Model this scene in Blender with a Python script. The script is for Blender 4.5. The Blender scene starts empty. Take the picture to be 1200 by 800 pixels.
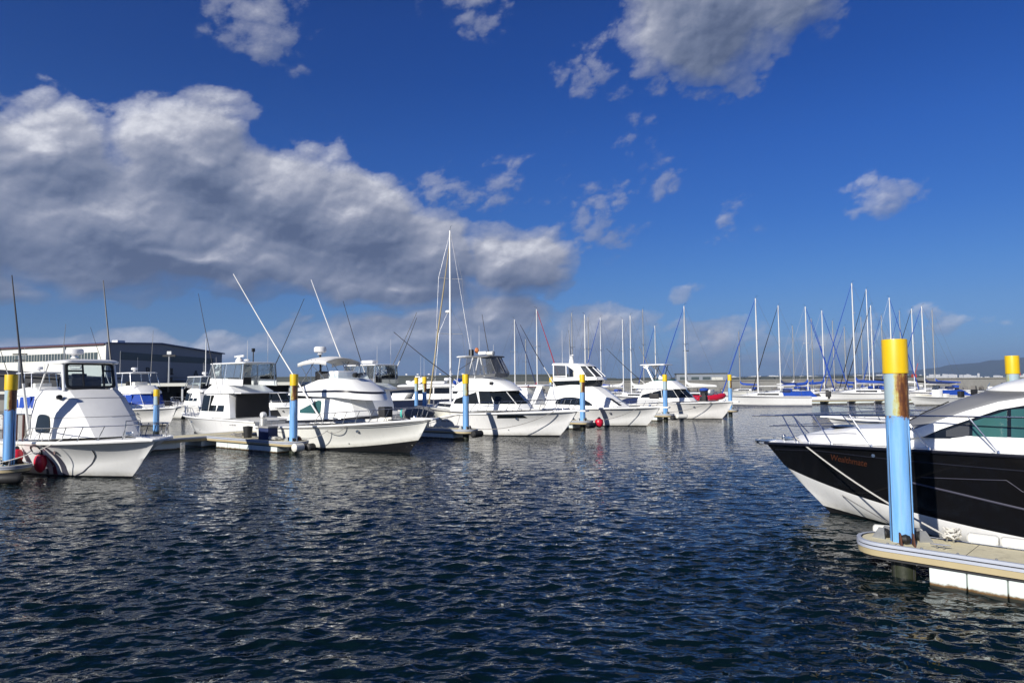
import bpy, bmesh, math, random
import numpy as np
from mathutils import Vector, Matrix

random.seed(7)
RAD = math.radians
scn = bpy.context.scene
COL = scn.collection

# ---------------------------------------------------------------- camera
PITCH, ROLL = math.atan(47/800.0), 0.0095
f_ = Vector((0, math.cos(PITCH), math.sin(PITCH)))
r0 = Vector((1, 0, 0)); u0 = Vector((0, -math.sin(PITCH), math.cos(PITCH)))
r_ = r0*math.cos(ROLL) - u0*math.sin(ROLL)
u_ = u0*math.cos(ROLL) + r0*math.sin(ROLL)
cam_d = bpy.data.cameras.new('camera')
cam_d.sensor_width = 36; cam_d.lens = 24
cam_d.clip_start = 0.1; cam_d.clip_end = 60000
cam = bpy.data.objects.new('camera', cam_d)
COL.objects.link(cam)
M4 = Matrix((r_, u_, -f_)).transposed().to_4x4()
M4.translation = Vector((0, 0, 3.0))
cam.matrix_world = M4
scn.camera = cam

# ---------------------------------------------------------------- sun, sky, exposure
SUN_AZ, SUN_EL = -143.0, 25.0            # azimuth measured from +Y clockwise (sun behind the left shoulder)
sd = Vector((math.sin(RAD(SUN_AZ))*math.cos(RAD(SUN_EL)), math.cos(RAD(SUN_AZ))*math.cos(RAD(SUN_EL)), math.sin(RAD(SUN_EL))))
sun_l = bpy.data.lights.new('sun', 'SUN'); sun_l.energy = 5.0; sun_l.angle = RAD(0.5); sun_l.color = (1.0, 0.95, 0.86)
sun = bpy.data.objects.new('sun', sun_l); COL.objects.link(sun)
sun.rotation_mode = 'QUATERNION'; sun.rotation_quaternion = sd.to_track_quat('Z', 'Y')
sun.location = (-20, -30, 40)

scn.view_settings.view_transform = 'Standard'; scn.view_settings.look = 'None'
scn.view_settings.exposure = 0.32; scn.view_settings.gamma = 1.0
scn.view_settings.use_curve_mapping = False

world = bpy.data.worlds.new('World'); scn.world = world; world.use_nodes = True
world.cycles.sampling_method = 'MANUAL'; world.cycles.sample_map_resolution = 256

# --- cumulus clouds of the sky: soft elliptical masses (azimuth, elevation, radii in degrees, weight) broken up by noise
CLOUDS = [(-34.9,16.2,5.6,4.4,1.00),(-25.2,17.0,7.0,5.2,1.00),(-41.1,12.0,8.3,8.9,1.10),(-30.7,11.8,13.4,6.6,1.10),
 (-19.4,14.6,8.2,5.6,1.00),(-13.1,12.8,7.4,5.6,1.00),(-7.5,10.5,6.9,4.0,0.90),(-24.5,9.6,18.6,3.2,1.00),(0.0,10.3,5.2,3.8,0.95),
 (-1.8,5.4,5.6,2.3,0.85),(-9.5,8.0,9.5,2.8,0.90),(-38.5,6.3,5.2,2.0,0.80),(16.1,28.6,9.0,7.0,0.95),(22.0,29.0,9.0,5.2,0.70),
 (6.8,23.8,3.2,2.3,0.13),(8.3,16.0,5.2,3.6,0.12),(13.4,16.8,3.4,3.0,0.15),(28.7,13.1,3.2,1.8,0.20),(-20.9,27.9,6.0,3.8,0.25),
 (-3.4,29.8,5.0,2.4,0.18),(-4.6,16.2,6.0,3.4,0.20),(4.0,10.8,1.8,2.8,0.17),(17.6,12.4,2.6,1.4,0.14),(14.7,7.1,1.3,1.0,0.12),
 (8.0,11.7,3.0,1.9,0.10),(16.7,2.9,6.0,1.9,0.38),(6.4,3.6,6.4,3.2,0.56),(32.4,3.9,3.8,0.9,0.20),(25.5,3.1,7.3,1.2,0.23),
 (-7.0,3.4,15.5,2.5,0.88),(-34.0,1.8,13.5,1.7,0.72),(2.8,1.9,11.3,2.1,0.50),(-25.5,2.8,9.0,1.7,0.72),(20.5,1.3,13.7,1.3,0.27),
 # the sky that lies outside the picture
 (-60,14,14,8,1),(-75,22,14,8,.9),(-95,12,18,7,.9),(120,16,22,8,.9),(165,12,20,6,.9),(-150,30,14,6,.7),(62,8,12,3,.7),(85,20,12,6,.8)]

SKY_S, BILLOW = 0.09, .25

class NT:
    """small helper to write node trees as expressions"""
    def __init__(s, tree): s.t = tree
    def node(s, kind, **kw):
        n = s.t.nodes.new(kind)
        for k, v in kw.items(): setattr(n, k, v)
        return n
    def put(s, sock, v):
        if isinstance(v, bpy.types.NodeSocket): s.t.links.new(v, sock)
        elif v is not None: sock.default_value = v
    def m(s, op, a, b=None, c=None, clamp=False):
        n = s.node('ShaderNodeMath', operation=op, use_clamp=clamp)
        for i, v in enumerate((a, b, c)):
            if v is not None: s.put(n.inputs[i], v)
        return n.outputs[0]
    def v(s, op, a, b=None, c=None):
        n = s.node('ShaderNodeVectorMath', operation=op)
        for i, x in enumerate((a, b, c)):
            if x is not None: s.put(n.inputs[i], x)
        return n.outputs['Value'] if op in ('LENGTH', 'DOT_PRODUCT', 'DISTANCE') else n.outputs[0]
    def sc(s, vec, k):
        n = s.node('ShaderNodeVectorMath', operation='SCALE'); s.put(n.inputs[0], vec); s.put(n.inputs['Scale'], k)
        return n.outputs[0]
    def noise(s, vec, scale, detail=2, rough=.5, lac=2.0, dist=0.0, color=False, dim='3D'):
        n = s.node('ShaderNodeTexNoise'); n.noise_dimensions = dim
        s.put(n.inputs['Vector'], vec); s.put(n.inputs['Scale'], scale)
        s.put(n.inputs['Detail'], detail); n.inputs['Roughness'].default_value = rough
        n.inputs['Lacunarity'].default_value = lac; n.inputs['Distortion'].default_value = dist
        return n.outputs['Color'] if color else n.outputs['Fac']
    def ramp(s, fac, stops, interp='LINEAR'):
        n = s.node('ShaderNodeValToRGB'); s.put(n.inputs[0], fac); cr = n.color_ramp; cr.interpolation = interp
        while len(cr.elements) < len(stops): cr.elements.new(0.5)
        for e, (p, c) in zip(cr.elements, stops):
            e.position = p
            e.color = (c, c, c, 1) if isinstance(c, (int, float)) else (*c[:3], 1)
        return n.outputs[0]
    def smooth(s, x, a, b):
        n = s.node('ShaderNodeMapRange', interpolation_type='SMOOTHSTEP'); s.put(n.inputs['Value'], x)
        n.inputs['From Min'].default_value = a; n.inputs['From Max'].default_value = b
        return n.outputs[0]
    def mix(s, fac, a, b, blend='MIX'):
        n = s.node('ShaderNodeMix', data_type='RGBA', blend_type=blend)
        s.put(n.inputs[0], fac); s.put(n.inputs[6], a); s.put(n.inputs[7], b)
        return n.outputs[2]

def cloud_group():
    g = bpy.data.node_groups.new('cloud_density', 'ShaderNodeTree')
    g.interface.new_socket('Vector', in_out='INPUT', socket_type='NodeSocketVector')
    g.interface.new_socket('Detail', in_out='INPUT', socket_type='NodeSocketFloat')
    g.interface.new_socket('Density', in_out='OUTPUT', socket_type='NodeSocketFloat')
    g.interface.new_socket('Mass', in_out='OUTPUT', socket_type='NodeSocketFloat')
    t = NT(g); gi = t.node('NodeGroupInput'); go = t.node('NodeGroupOutput')
    p = gi.outputs[0]
    ps = t.v('MULTIPLY', p, (1, 1.45, 1))
    w1 = t.sc(t.v('SUBTRACT', t.noise(ps, .16, 1, .5, color=True, dim='2D'), (.5, .5, .5)), 4.0)
    q = t.v('ADD', p, w1)
    mass = None
    for a, e, ra, re, w in CLOUDS:
        n = t.node('ShaderNodeVectorMath', operation='MULTIPLY_ADD')
        t.put(n.inputs[0], q); n.inputs[1].default_value = (1/ra, 1/re, 0); n.inputs[2].default_value = (-a/ra, -e/re, 0)
        d = t.m('MULTIPLY_ADD', t.v('LENGTH', n.outputs[0]), -w, w)
        mass = d if mass is None else t.m('SMOOTH_MAX', mass, d, .12)
    sp = t.node('ShaderNodeSeparateXYZ'); t.put(sp.inputs[0], ps)
    cv = t.node('ShaderNodeCombineXYZ'); X, Y = sp.outputs[0], sp.outputs[1]                       # an oblique slice through 3D noise
    t.put(cv.inputs[0], t.m('ADD', t.m('MULTIPLY', X, .74), t.m('MULTIPLY', Y, -.45))); t.put(cv.inputs[1], t.m('ADD', t.m('MULTIPLY', X, .42), t.m('MULTIPLY', Y, .72))); t.put(cv.inputs[2], t.m('ADD', t.m('MULTIPLY', X, .53), t.m('MULTIPLY', Y, -.53)))
    fb = t.noise(cv.outputs[0], .22, gi.outputs[1], .62, 2.13, 0)
    rn = t.node('ShaderNodeTexNoise'); rn.noise_dimensions = '3D'; rn.noise_type = 'RIDGED_MULTIFRACTAL'; t.put(rn.inputs['Vector'], t.v('ADD', cv.outputs[0], (3.1, 7.7, 1.9)))
    rn.inputs['Scale'].default_value = .42; t.put(rn.inputs['Detail'], t.m('SUBTRACT', gi.outputs[1], 3.0)); rn.inputs['Roughness'].default_value = .55; rn.inputs['Lacunarity'].default_value = 2.1; rn.inputs['Offset'].default_value = .9; rn.inputs['Gain'].default_value = 1.2
    billow = t.m('SUBTRACT', .45, t.m('MULTIPLY', rn.outputs['Fac'], .5))                    # rounded heads with sharp creases between
    # towers: the noise bites less where a mass is deep
    d = t.m('MULTIPLY_ADD', t.m('ADD', t.m('SUBTRACT', fb, .5), t.m('MULTIPLY', billow, BILLOW)), 1.25, t.m('MULTIPLY_ADD', mass, 1.9, -.12))
    raw = d
    d = t.m('MULTIPLY', d, t.m('MULTIPLY_ADD', t.m('MAXIMUM', t.m('SUBTRACT', mass, .30), 0), 2.4, 1.0))
    t.put(go.inputs[0], d); t.put(go.inputs[1], raw)
    return g

def build_world():
    nt = world.node_tree; nt.nodes.clear(); t = NT(nt)
    out = t.node('ShaderNodeOutputWorld'); bg = t.node('ShaderNodeBackground')
    sky = t.node('ShaderNodeTexSky'); sky.sky_type = 'NISHITA'; sky.sun_disc = False
    sky.sun_elevation = RAD(SUN_EL); sky.sun_rotation = RAD(SUN_AZ % 360)
    sky.altitude = 0; sky.air_density = 1.0; sky.dust_density = 0.25; sky.ozone_density = 2.6
    tc = t.node('ShaderNodeTexCoord'); sp = t.node('ShaderNodeSeparateXYZ'); t.put(sp.inputs[0], tc.outputs['Generated'])
    x, y, z = sp.outputs
    az = t.m('MULTIPLY', t.m('ARCTAN2', x, y), 180/math.pi)
    el = t.m('MULTIPLY', t.m('ARCSINE', z), 180/math.pi)
    cb = t.node('ShaderNodeCombineXYZ'); t.put(cb.inputs[0], az); t.put(cb.inputs[1], el)
    P = cb.outputs[0]
    G = cloud_group()
    def dens(off, det):
        n = t.node('ShaderNodeGroup'); n.node_tree = G
        t.put(n.inputs[0], t.v('ADD', P, off) if off else P); n.inputs[1].default_value = det
        return n.outputs
    (da, d0), (_, d1), (_, d2) = dens(None, 8.0), dens((-.24, .34, 0), 7.0), dens((-1.5, 2.6, 0), 2.0)
    alpha = t.m('MULTIPLY', t.smooth(da, .0, .20), t.m('MULTIPLY_ADD', t.smooth(da, .0, .85), .62, .38))
    rel = t.m('MULTIPLY', t.m('SUBTRACT', d0, d1), .62)
    rel2 = t.m('MULTIPLY', t.m('SUBTRACT', d0, d2), .36)
    deep = t.m('MULTIPLY', t.smooth(d0, .3, 1.5), -.26)
    light = t.m('ADD', t.m('ADD', t.m('ADD', rel, rel2), deep), .50, clamp=True)
    ccol = t.ramp(light, [(0, (.085, .115, .205)), (.25, (.145, .180, .280)), (.5, (.235, .265, .365)), (.75, (.39, .41, .50)), (1, (.68, .69, .75))])
    # clouds are seen through more air low over the horizon
    low = t.m('MULTIPLY', t.smooth(el, 8, 0), .40)
    ccol = t.mix(low, ccol, (.235, .330, .500, 1))
    # clear dry air after a front: the Nishita sky through a tint that deepens it towards the zenith
    tint = t.ramp(t.m('DIVIDE', el, 60.0, clamp=True), [(0, (.27, .43, .90)), (.017, (.27, .44, .92)), (.043, (.27, .43, .83)), (.095, (.26, .43, .78)), (.14, (.22, .423, .80)), (.21, (.16, .385, .83)), (.31, (.120, .355, .87)), (.40, (.083, .305, .82)), (.47, (.076, .29, .81)), (.7, (.05, .19, .54)), (1, (.045, .16, .45))])
    skyc = t.sc(t.v('MULTIPLY', sky.outputs[0], tint), SKY_S)
    colr = t.mix(alpha, skyc, ccol)
    t.put(bg.inputs['Color'], colr); bg.inputs['Strength'].default_value = .88
    t.put(out.inputs[0], bg.outputs[0])
build_world()

# ---------------------------------------------------------------- materials
def new_mat(name):
    m = bpy.data.materials.new(name); m.use_nodes = True
    nt = m.node_tree; nt.nodes.clear(); t = NT(nt)
    out = t.node('ShaderNodeOutputMaterial'); b = t.node('ShaderNodeBsdfPrincipled')
    t.put(out.inputs[0], b.outputs[0])
    return m, t, b, out

def simple(name, col, rough=.45, metal=0.0, var=.10, scale=1.6, bump=0.0, bscale=20, coat=0.0, spec=.5, streak=0.0):
    """painted / moulded surface: base colour with blotchy wear and optional vertical run-off streaks"""
    m, t, b, out = new_mat(name)
    tc = t.node('ShaderNodeTexCoord'); oi = t.node('ShaderNodeObjectInfo')
    P = t.v('ADD', tc.outputs['Object'], t.sc((13.1, 7.7, 3.3), oi.outputs['Random']))
    n1 = t.noise(P, scale, 5, .6)
    k = t.m('MULTIPLY_ADD', t.m('SUBTRACT', n1, .5), 2*var, 1.0)
    if streak:
        st = t.noise(t.v('MULTIPLY', P, (7, 7, .5)), 1.6, 3, .6)
        k = t.m('MULTIPLY', k, t.m('MULTIPLY_ADD', t.smooth(st, .52, .75), -streak, 1.0))
    c = t.sc(tuple(col), k)
    t.put(b.inputs['Base Color'], c)
    b.inputs['Metallic'].default_value = metal
    t.put(b.inputs['Roughness'], t.m('MULTIPLY_ADD', t.m('SUBTRACT', n1, .5), .25, rough, clamp=True))
    b.inputs['Coat Weight'].default_value = coat; b.inputs['Coat Roughness'].default_value = .08
    b.inputs['Specular IOR Level'].default_value = spec
    if bump:
        bp = t.node('ShaderNodeBump'); bp.inputs['Strength'].default_value = bump; bp.inputs['Distance'].default_value = .02
        t.put(bp.inputs['Height'], t.noise(P, bscale, 4, .6)); t.put(b.inputs['Normal'], bp.outputs[0])
    return m

def hull_mat(name, top, bottom, z0, z1, x0=-9.0, x1=1.0, streak=.10, rough=.3, coat=.4):
    """topsides over a boot line that rises from z0 aft to z1 at the stem"""
    m, t, b, out = new_mat(name)
    tc = t.node('ShaderNodeTexCoord'); sp = t.node('ShaderNodeSeparateXYZ'); t.put(sp.inputs[0], tc.outputs['Object'])
    P = tc.outputs['Object']
    u = t.m('DIVIDE', t.m('SUBTRACT', sp.outputs[0], x0), x1-x0, clamp=True)
    line = t.m('MULTIPLY_ADD', t.m('POWER', u, 2.0), z1-z0, z0)
    n1 = t.noise(P, 1.1, 5, .6)
    st = t.smooth(t.noise(t.v('MULTIPLY', P, (5, 5, .35)), 1.7, 4, .6), .5, .78)
    scum = t.m('MULTIPLY', t.smooth(t.m('SUBTRACT', sp.outputs[2], line), .22, 0.0), t.noise(P, 3, 4, .7))
    k = t.m('MULTIPLY', t.m('MULTIPLY_ADD', t.m('SUBTRACT', n1, .5), .10, 1.0), t.m('MULTIPLY_ADD', st, -streak, 1.0))
    tn = t.node('ShaderNodeRGB'); tn.outputs[0].default_value = (*top, 1)
    c = t.mix(1.0, tn.outputs[0], k, 'MULTIPLY')
    c = t.mix(t.m('MULTIPLY', scum, .75), c, (.17, .15, .09, 1))
    c = t.mix(t.m('LESS_THAN', sp.outputs[2], line), c, (*bottom, 1))
    t.put(b.inputs['Base Color'], c)
    b.inputs['Roughness'].default_value = rough; b.inputs['Coat Weight'].default_value = coat; b.inputs['Coat Roughness'].default_value = .06
    # slightly unfair panels so that reflections wobble
    bp = t.node('ShaderNodeBump'); bp.inputs['Strength'].default_value = .12; bp.inputs['Distance'].default_value = .05
    t.put(bp.inputs['Height'], t.noise(P, 1.4, 2, .5)); t.put(b.inputs['Normal'], bp.outputs[0])
    return m

def glass_dark(name, col=(.005, .0065, .008)):
    m, t, b, out = new_mat(name)
    tc = t.node('ShaderNodeTexCoord')
    t.put(b.inputs['Base Color'], t.mix(t.noise(tc.outputs['Object'], 1.2, 2), (*col, 1), (col[0]*2.4, col[1]*2.4, col[2]*2.4, 1)))
    b.inputs['Roughness'].default_value = .06; b.inputs['Specular IOR Level'].default_value = .38
    bp = t.node('ShaderNodeBump'); bp.inputs['Strength'].default_value = .1; bp.inputs['Distance'].default_value = .03
    t.put(bp.inputs['Height'], t.noise(tc.outputs['Object'], 1.8, 2)); t.put(b.inputs['Normal'], bp.outputs[0])
    return m

def glass_clear(name, tint=(.80, .86, .88), opac=.22):
    """thin clear sheet (flybridge vinyl, windscreen): lets light straight through and mirrors a little"""
    m, t, b, out = new_mat(name)
    tr = t.node('ShaderNodeBsdfTransparent'); tr.inputs[0].default_value = (*tint, 1)
    gl = t.node('ShaderNodeBsdfGlossy'); gl.inputs['Roughness'].default_value = .08; gl.inputs[0].default_value = (.85, .88, .9, 1)
    df = t.node('ShaderNodeBsdfDiffuse'); df.inputs[0].default_value = (.55, .58, .6, 1)
    fr = t.node('ShaderNodeFresnel'); fr.inputs[0].default_value = 1.45
    tc = t.node('ShaderNodeTexCoord')
    bp = t.node('ShaderNodeBump'); bp.inputs['Strength'].default_value = .35; bp.inputs['Distance'].default_value = .04
    t.put(bp.inputs['Height'], t.noise(tc.outputs['Object'], 3.0, 2))
    t.put(gl.inputs['Normal'], bp.outputs[0]); t.put(fr.inputs['Normal'], bp.outputs[0])
    a = t.node('ShaderNodeMixShader'); a.inputs[0].default_value = opac; t.put(a.inputs[1], tr.outputs[0]); t.put(a.inputs[2], df.outputs[0])
    c = t.node('ShaderNodeMixShader'); t.put(c.inputs[0], fr.outputs[0]); t.put(c.inputs[1], a.outputs[0]); t.put(c.inputs[2], gl.outputs[0])
    t.put(out.inputs[0], c.outputs[0])
    return m

MT = {}
MT['gel'] = simple('white gelcoat', (.84, .84, .825), .32, var=.05, coat=.35, streak=.06)
MT['gel2'] = simple('cream gelcoat', (.70, .69, .64), .4, var=.07, coat=.2, streak=.12)
MT['deck'] = simple('deck nonslip', (.68, .68, .66), .6, var=.07, scale=2.5)
MT['canvas_w'] = simple('white canvas', (.70, .70, .69), .8, var=.06, bump=.25, bscale=6)
MT['canvas_g'] = simple('grey canvas', (.16, .165, .175), .85, var=.12, bump=.3, bscale=5)
MT['screen'] = simple('grey windscreen mesh', (.20, .205, .215), .55, var=.05, scale=2, bump=.03, bscale=90)
MT['canvas_k'] = simple('black canvas', (.009, .009, .011), .85, var=.2, bump=.3, bscale=5)
MT['blue'] = simple('blue canvas', (.008, .055, .34), .75, var=.16, bump=.35, bscale=5)
MT['navy'] = simple('navy canvas', (.010, .022, .085), .75, var=.16, bump=.35, bscale=5)
MT['red_c'] = simple('red canvas', (.27, .010, .03), .7, var=.16, bump=.35, bscale=5)
MT['teal'] = simple('teal canvas', (.05, .42, .36), .7, var=.12, bump=.3, bscale=6)
MT['brown'] = simple('brown varnish', (.075, .022, .012), .4, var=.25)
MT['taupe'] = simple('grey panel', (.28, .275, .27), .6, var=.1)
MT['steel'] = simple('stainless steel', (.62, .63, .65), .22, 1.0, var=.08)
MT['alu'] = simple('anodised mast alloy', (.60, .61, .62), .45, .35, var=.08)
MT['alu_w'] = simple('white painted mast', (.62, .62, .61), .4, 0, var=.06)
MT['alu_g'] = simple('dull grey mast', (.30, .30, .29), .5, .3, var=.1)
MT['wire'] = simple('rigging wire', (.22, .22, .23), .4, .6)
MT['black'] = simple('black rubber', (.014, .014, .015), .6, var=.3)
MT['stripe'] = simple('dark navy stripe', (.012, .013, .02), .3, coat=.3)
MT['stripe_b'] = simple('slate stripe', (.055, .055, .08), .4)
MT['stripe_r'] = simple('maroon stripe', (.16, .012, .03), .4)
MT['dark'] = simple('dark interior', (.02, .02, .022), .7)
MT['pole_k'] = simple('dark carbon pole', (.035, .033, .034), .35)
MT['radar'] = simple('radar dome white', (.74, .74, .74), .35, var=.03)
MT['red'] = simple('red fender vinyl', (.50, .010, .035), .35, var=.12, scale=4)
MT['white_f'] = simple('white fender vinyl', (.70, .69, .64), .45, var=.14, scale=5, streak=.25)
MT['orange'] = simple('orange buoy', (.62, .20, .06), .5)
MT['rope'] = simple('white rope', (.62, .60, .55), .8, var=.15, scale=25, bump=.6, bscale=90)
MT['rope_d'] = simple('weathered rope', (.26, .25, .24), .85, var=.2, scale=25, bump=.6, bscale=90)
MT['galv'] = simple('galvanised steel', (.36, .37, .38), .5, .7, var=.18, scale=9)
MT['rust'] = simple('rusted iron', (.085, .030, .014), .85, var=.4, scale=14, bump=.5, bscale=40)
MT['fender_trim'] = simple('pontoon edge rubber', (.40, .43, .50), .55, var=.1, scale=5)
MT['float'] = simple('pontoon float', (.60, .66, .64), .55, var=.08, scale=3, streak=.2)
MT['tan'] = simple('tan frame', (.40, .33, .19), .65, var=.12, scale=4)
MT['glass'] = glass_dark('dark cabin glass')
MT['glass_t'] = glass_dark('teal cabin glass', (.018, .055, .056))
MT['vinyl'] = glass_clear('clear vinyl', opac=.10)
MT['vinyl_d'] = glass_clear('smoked vinyl', (.34, .36, .40), .10)
MT['windscreen'] = glass_clear('bridge glass', (.78, .84, .86), .05)
MT['text'] = simple('copper lettering', (.085, .026, .012), .5, .2)
MT['wall_w'] = simple('pale metal cladding', (.66, .66, .61), .6, var=.04, scale=.15, streak=.05)
MT['wall_d'] = simple('blue grey and shaded cladding', (.20, .225, .26), .6, var=.05, scale=.15)
MT['strip'] = simple('glazing strip', (.055, .075, .08), .35, var=.2, scale=.6)
MT['roof_b'] = simple('blue roof edge', (.05, .075, .17), .5)
MT['roof_r'] = simple('dark red eave', (.07, .022, .02), .6)
MT['shed'] = simple('dark shed', (.035, .036, .042), .8, var=.2, scale=.5)
MT['canopy'] = simple('canopy fascia', (.52, .52, .47), .6, var=.05)
MT['conc'] = simple('weathered concrete', (.20, .197, .185), .9, var=.22, scale=.35, bump=.3, bscale=3, streak=.3)
MT['conc_d'] = simple('quay concrete', (.22, .21, .19), .9, var=.25, scale=.4, streak=.3)
MT['stone'] = simple('armour stone', (.16, .15, .14), .95, var=.4, scale=.8, bump=.6, bscale=1)
MT['far_dark'] = simple('distant steelwork', (.05, .06, .06), .8, var=.2, scale=.05)
MT['hill'] = simple('wooded hills', (.045, .060, .045), .95, var=.35, scale=.0016)
MT['city'] = simple('far town', (.55, .55, .54), .8, var=.3, scale=.01)
MT['crane'] = simple('red crane paint', (.42, .05, .03), .6)
MT['yellow'] = None

def pile_mat():
    """steel tube: pale old paint gone to rust in patches on top, bright blue sleeve lower down, weed at the waterline"""
    m, t, b, out = new_mat('harbour pile paint')
    tc = t.node('ShaderNodeTexCoord'); oi = t.node('ShaderNodeObjectInfo')
    P = tc.outputs['Object']; sp = t.node('ShaderNodeSeparateXYZ'); t.put(sp.inputs[0], P)
    rnd = oi.outputs['Random']
    off = t.node('ShaderNodeCombineXYZ'); t.put(off.inputs[0], t.m('MULTIPLY', rnd, 17.0)); t.put(off.inputs[1], t.m('MULTIPLY', rnd, 5.0))
    Q = t.v('ADD', P, off.outputs[0])
    z = sp.outputs[2]
    nz = t.noise(t.v('MULTIPLY', Q, (5, 5, .9)), 1.5, 6, .65)
    nf = t.noise(Q, 12, 6, .7)
    ang = t.m('ARCTAN2', sp.outputs[1], sp.outputs[0])
    # weather side: rust gathers on the +x flank
    side = t.m('MULTIPLY_ADD', t.m('COSINE', t.m('ADD', ang, .25)), .34, .0)
    rust = t.m('ADD', t.m('ADD', nz, side), t.m('MULTIPLY', t.m('SUBTRACT', nf, .5), .35))
    old = t.ramp(rust, [(0, (.33, .42, .46)), (.42, (.32, .44, .50)), (.52, (.40, .43, .22)), (.60, (.38, .30, .07)), (.68, (.24, .10, .025)), (.78, (.10, .035, .014)), (1, (.045, .016, .010))])
    blue = t.mix(t.smooth(t.noise(t.v('MULTIPLY', Q, (6, 6, .5)), 1.8, 5, .6), .35, .75), (.12, .33, .68, 1), (.21, .42, .72, 1))
    runs = t.m('MULTIPLY', t.smooth(t.noise(t.v('MULTIPLY', Q, (9, 9, .6)), 2.0, 4, .6), .50, .68), t.smooth(z, .9, 2.3))
    blue = t.mix(t.m('MULTIPLY', runs, .92), blue, (.19, .29, .36, 1))
    drip = t.m('MULTIPLY', t.smooth(t.noise(t.v('MULTIPLY', Q, (11, 11, .35)), 2.0, 3, .6), .56, .66), t.smooth(z, .4, 2.3))
    blue = t.mix(t.m('MULTIPLY', drip, .6), blue, (.20, .085, .03, 1))
    chip = t.smooth(t.m('ADD', nf, t.m('MULTIPLY', t.smooth(t.m('ABSOLUTE', t.m('SUBTRACT', z, 2.32)), .10, 0), .26)), .68, .76)
    blue = t.mix(chip, blue, (.16, .06, .02, 1))
    edge = t.m('ADD', z, t.m('MULTIPLY', t.m('SUBTRACT', nf, .5), .05))
    c = t.mix(t.m('GREATER_THAN', edge, 2.32), blue, old)
    weed = t.smooth(t.m('ADD', z, t.m('MULTIPLY', t.m('SUBTRACT', nz, .5), .5)), .52, .30)
    c = t.mix(weed, c, t.mix(nf, (.010, .014, .008, 1), (.035, .040, .022, 1)))
    t.put(b.inputs['Base Color'], c); t.put(b.inputs['Roughness'], t.m('MULTIPLY_ADD', nf, .4, .3))
    bp = t.node('ShaderNodeBump'); bp.inputs['Strength'].default_value = .35; bp.inputs['Distance'].default_value = .01
    t.put(bp.inputs['Height'], t.m('ADD', nf, t.m('MULTIPLY', rust, .5))); t.put(b.inputs['Normal'], bp.outputs[0])
    return m
MT['pile'] = pile_mat()
MT['cap'] = simple('yellow pile cap', (.72, .47, .004), .45, var=.06, scale=6, streak=.10, coat=.1)

def deck_tan():
    m, t, b, out = new_mat('pontoon deck boards')
    tc = t.node('ShaderNodeTexCoord'); P = tc.outputs['Object']; sp = t.node('ShaderNodeSeparateXYZ'); t.put(sp.inputs[0], P)
    n = t.noise(P, 2.2, 6, .65); fine = t.noise(P, 60, 3, .6)
    c = t.ramp(t.m('ADD', t.m('MULTIPLY', n, .75), t.m('MULTIPLY', fine, .25)), [(.25, (.52, .46, .30)), (.5, (.66, .60, .41)), (.75, (.72, .66, .47))])
    gap = t.m('LESS_THAN', t.m('FRACT', t.m('MULTIPLY', sp.outputs[0], 1/.9)), .012)
    c = t.mix(gap, c, (.08, .07, .05, 1))
    seam = t.m('MULTIPLY', t.m('LESS_THAN', t.m('FRACT', t.m('MULTIPLY', sp.outputs[1], 1/.145)), .035), .45)
    c = t.mix(seam, c, (.14, .12, .08, 1))
    stain = t.smooth(t.noise(P, 2.1, 6, .7), .52, .70)
    c = t.mix(t.m('MULTIPLY', stain, .45), c, (.17, .145, .095, 1))
    t.put(b.inputs['Base Color'], c); b.inputs['Roughness'].default_value = .85
    bp = t.node('ShaderNodeBump'); bp.inputs['Strength'].default_value = .5; bp.inputs['Distance'].default_value = .004
    t.put(bp.inputs['Height'], fine); t.put(b.inputs['Normal'], bp.outputs[0])
    return m
MT['boards'] = deck_tan()

def float_mat():
    m, t, b, out = new_mat('pontoon float with weed line')
    tc = t.node('ShaderNodeTexCoord'); P = tc.outputs['Object']; sp = t.node('ShaderNodeSeparateXYZ'); t.put(sp.inputs[0], P)
    n = t.noise(P, 7, 5, .7); z = t.m('ADD', sp.outputs[2], t.m('MULTIPLY', t.m('SUBTRACT', n, .5), .09))
    st = t.smooth(t.noise(t.v('MULTIPLY', P, (9, 9, .8)), 1.2, 4, .6), .5, .8)
    c = t.mix(t.m('MULTIPLY', st, .3), (.60, .66, .64, 1), (.46, .45, .36, 1))
    c = t.mix(t.smooth(z, .085, .045), c, (.13, .07, .02, 1))
    c = t.mix(t.smooth(z, .045, .015), c, (.015, .016, .010, 1))
    t.put(b.inputs['Base Color'], c); b.inputs['Roughness'].default_value = .5
    return m
MT['floatw'] = float_mat()

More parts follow.
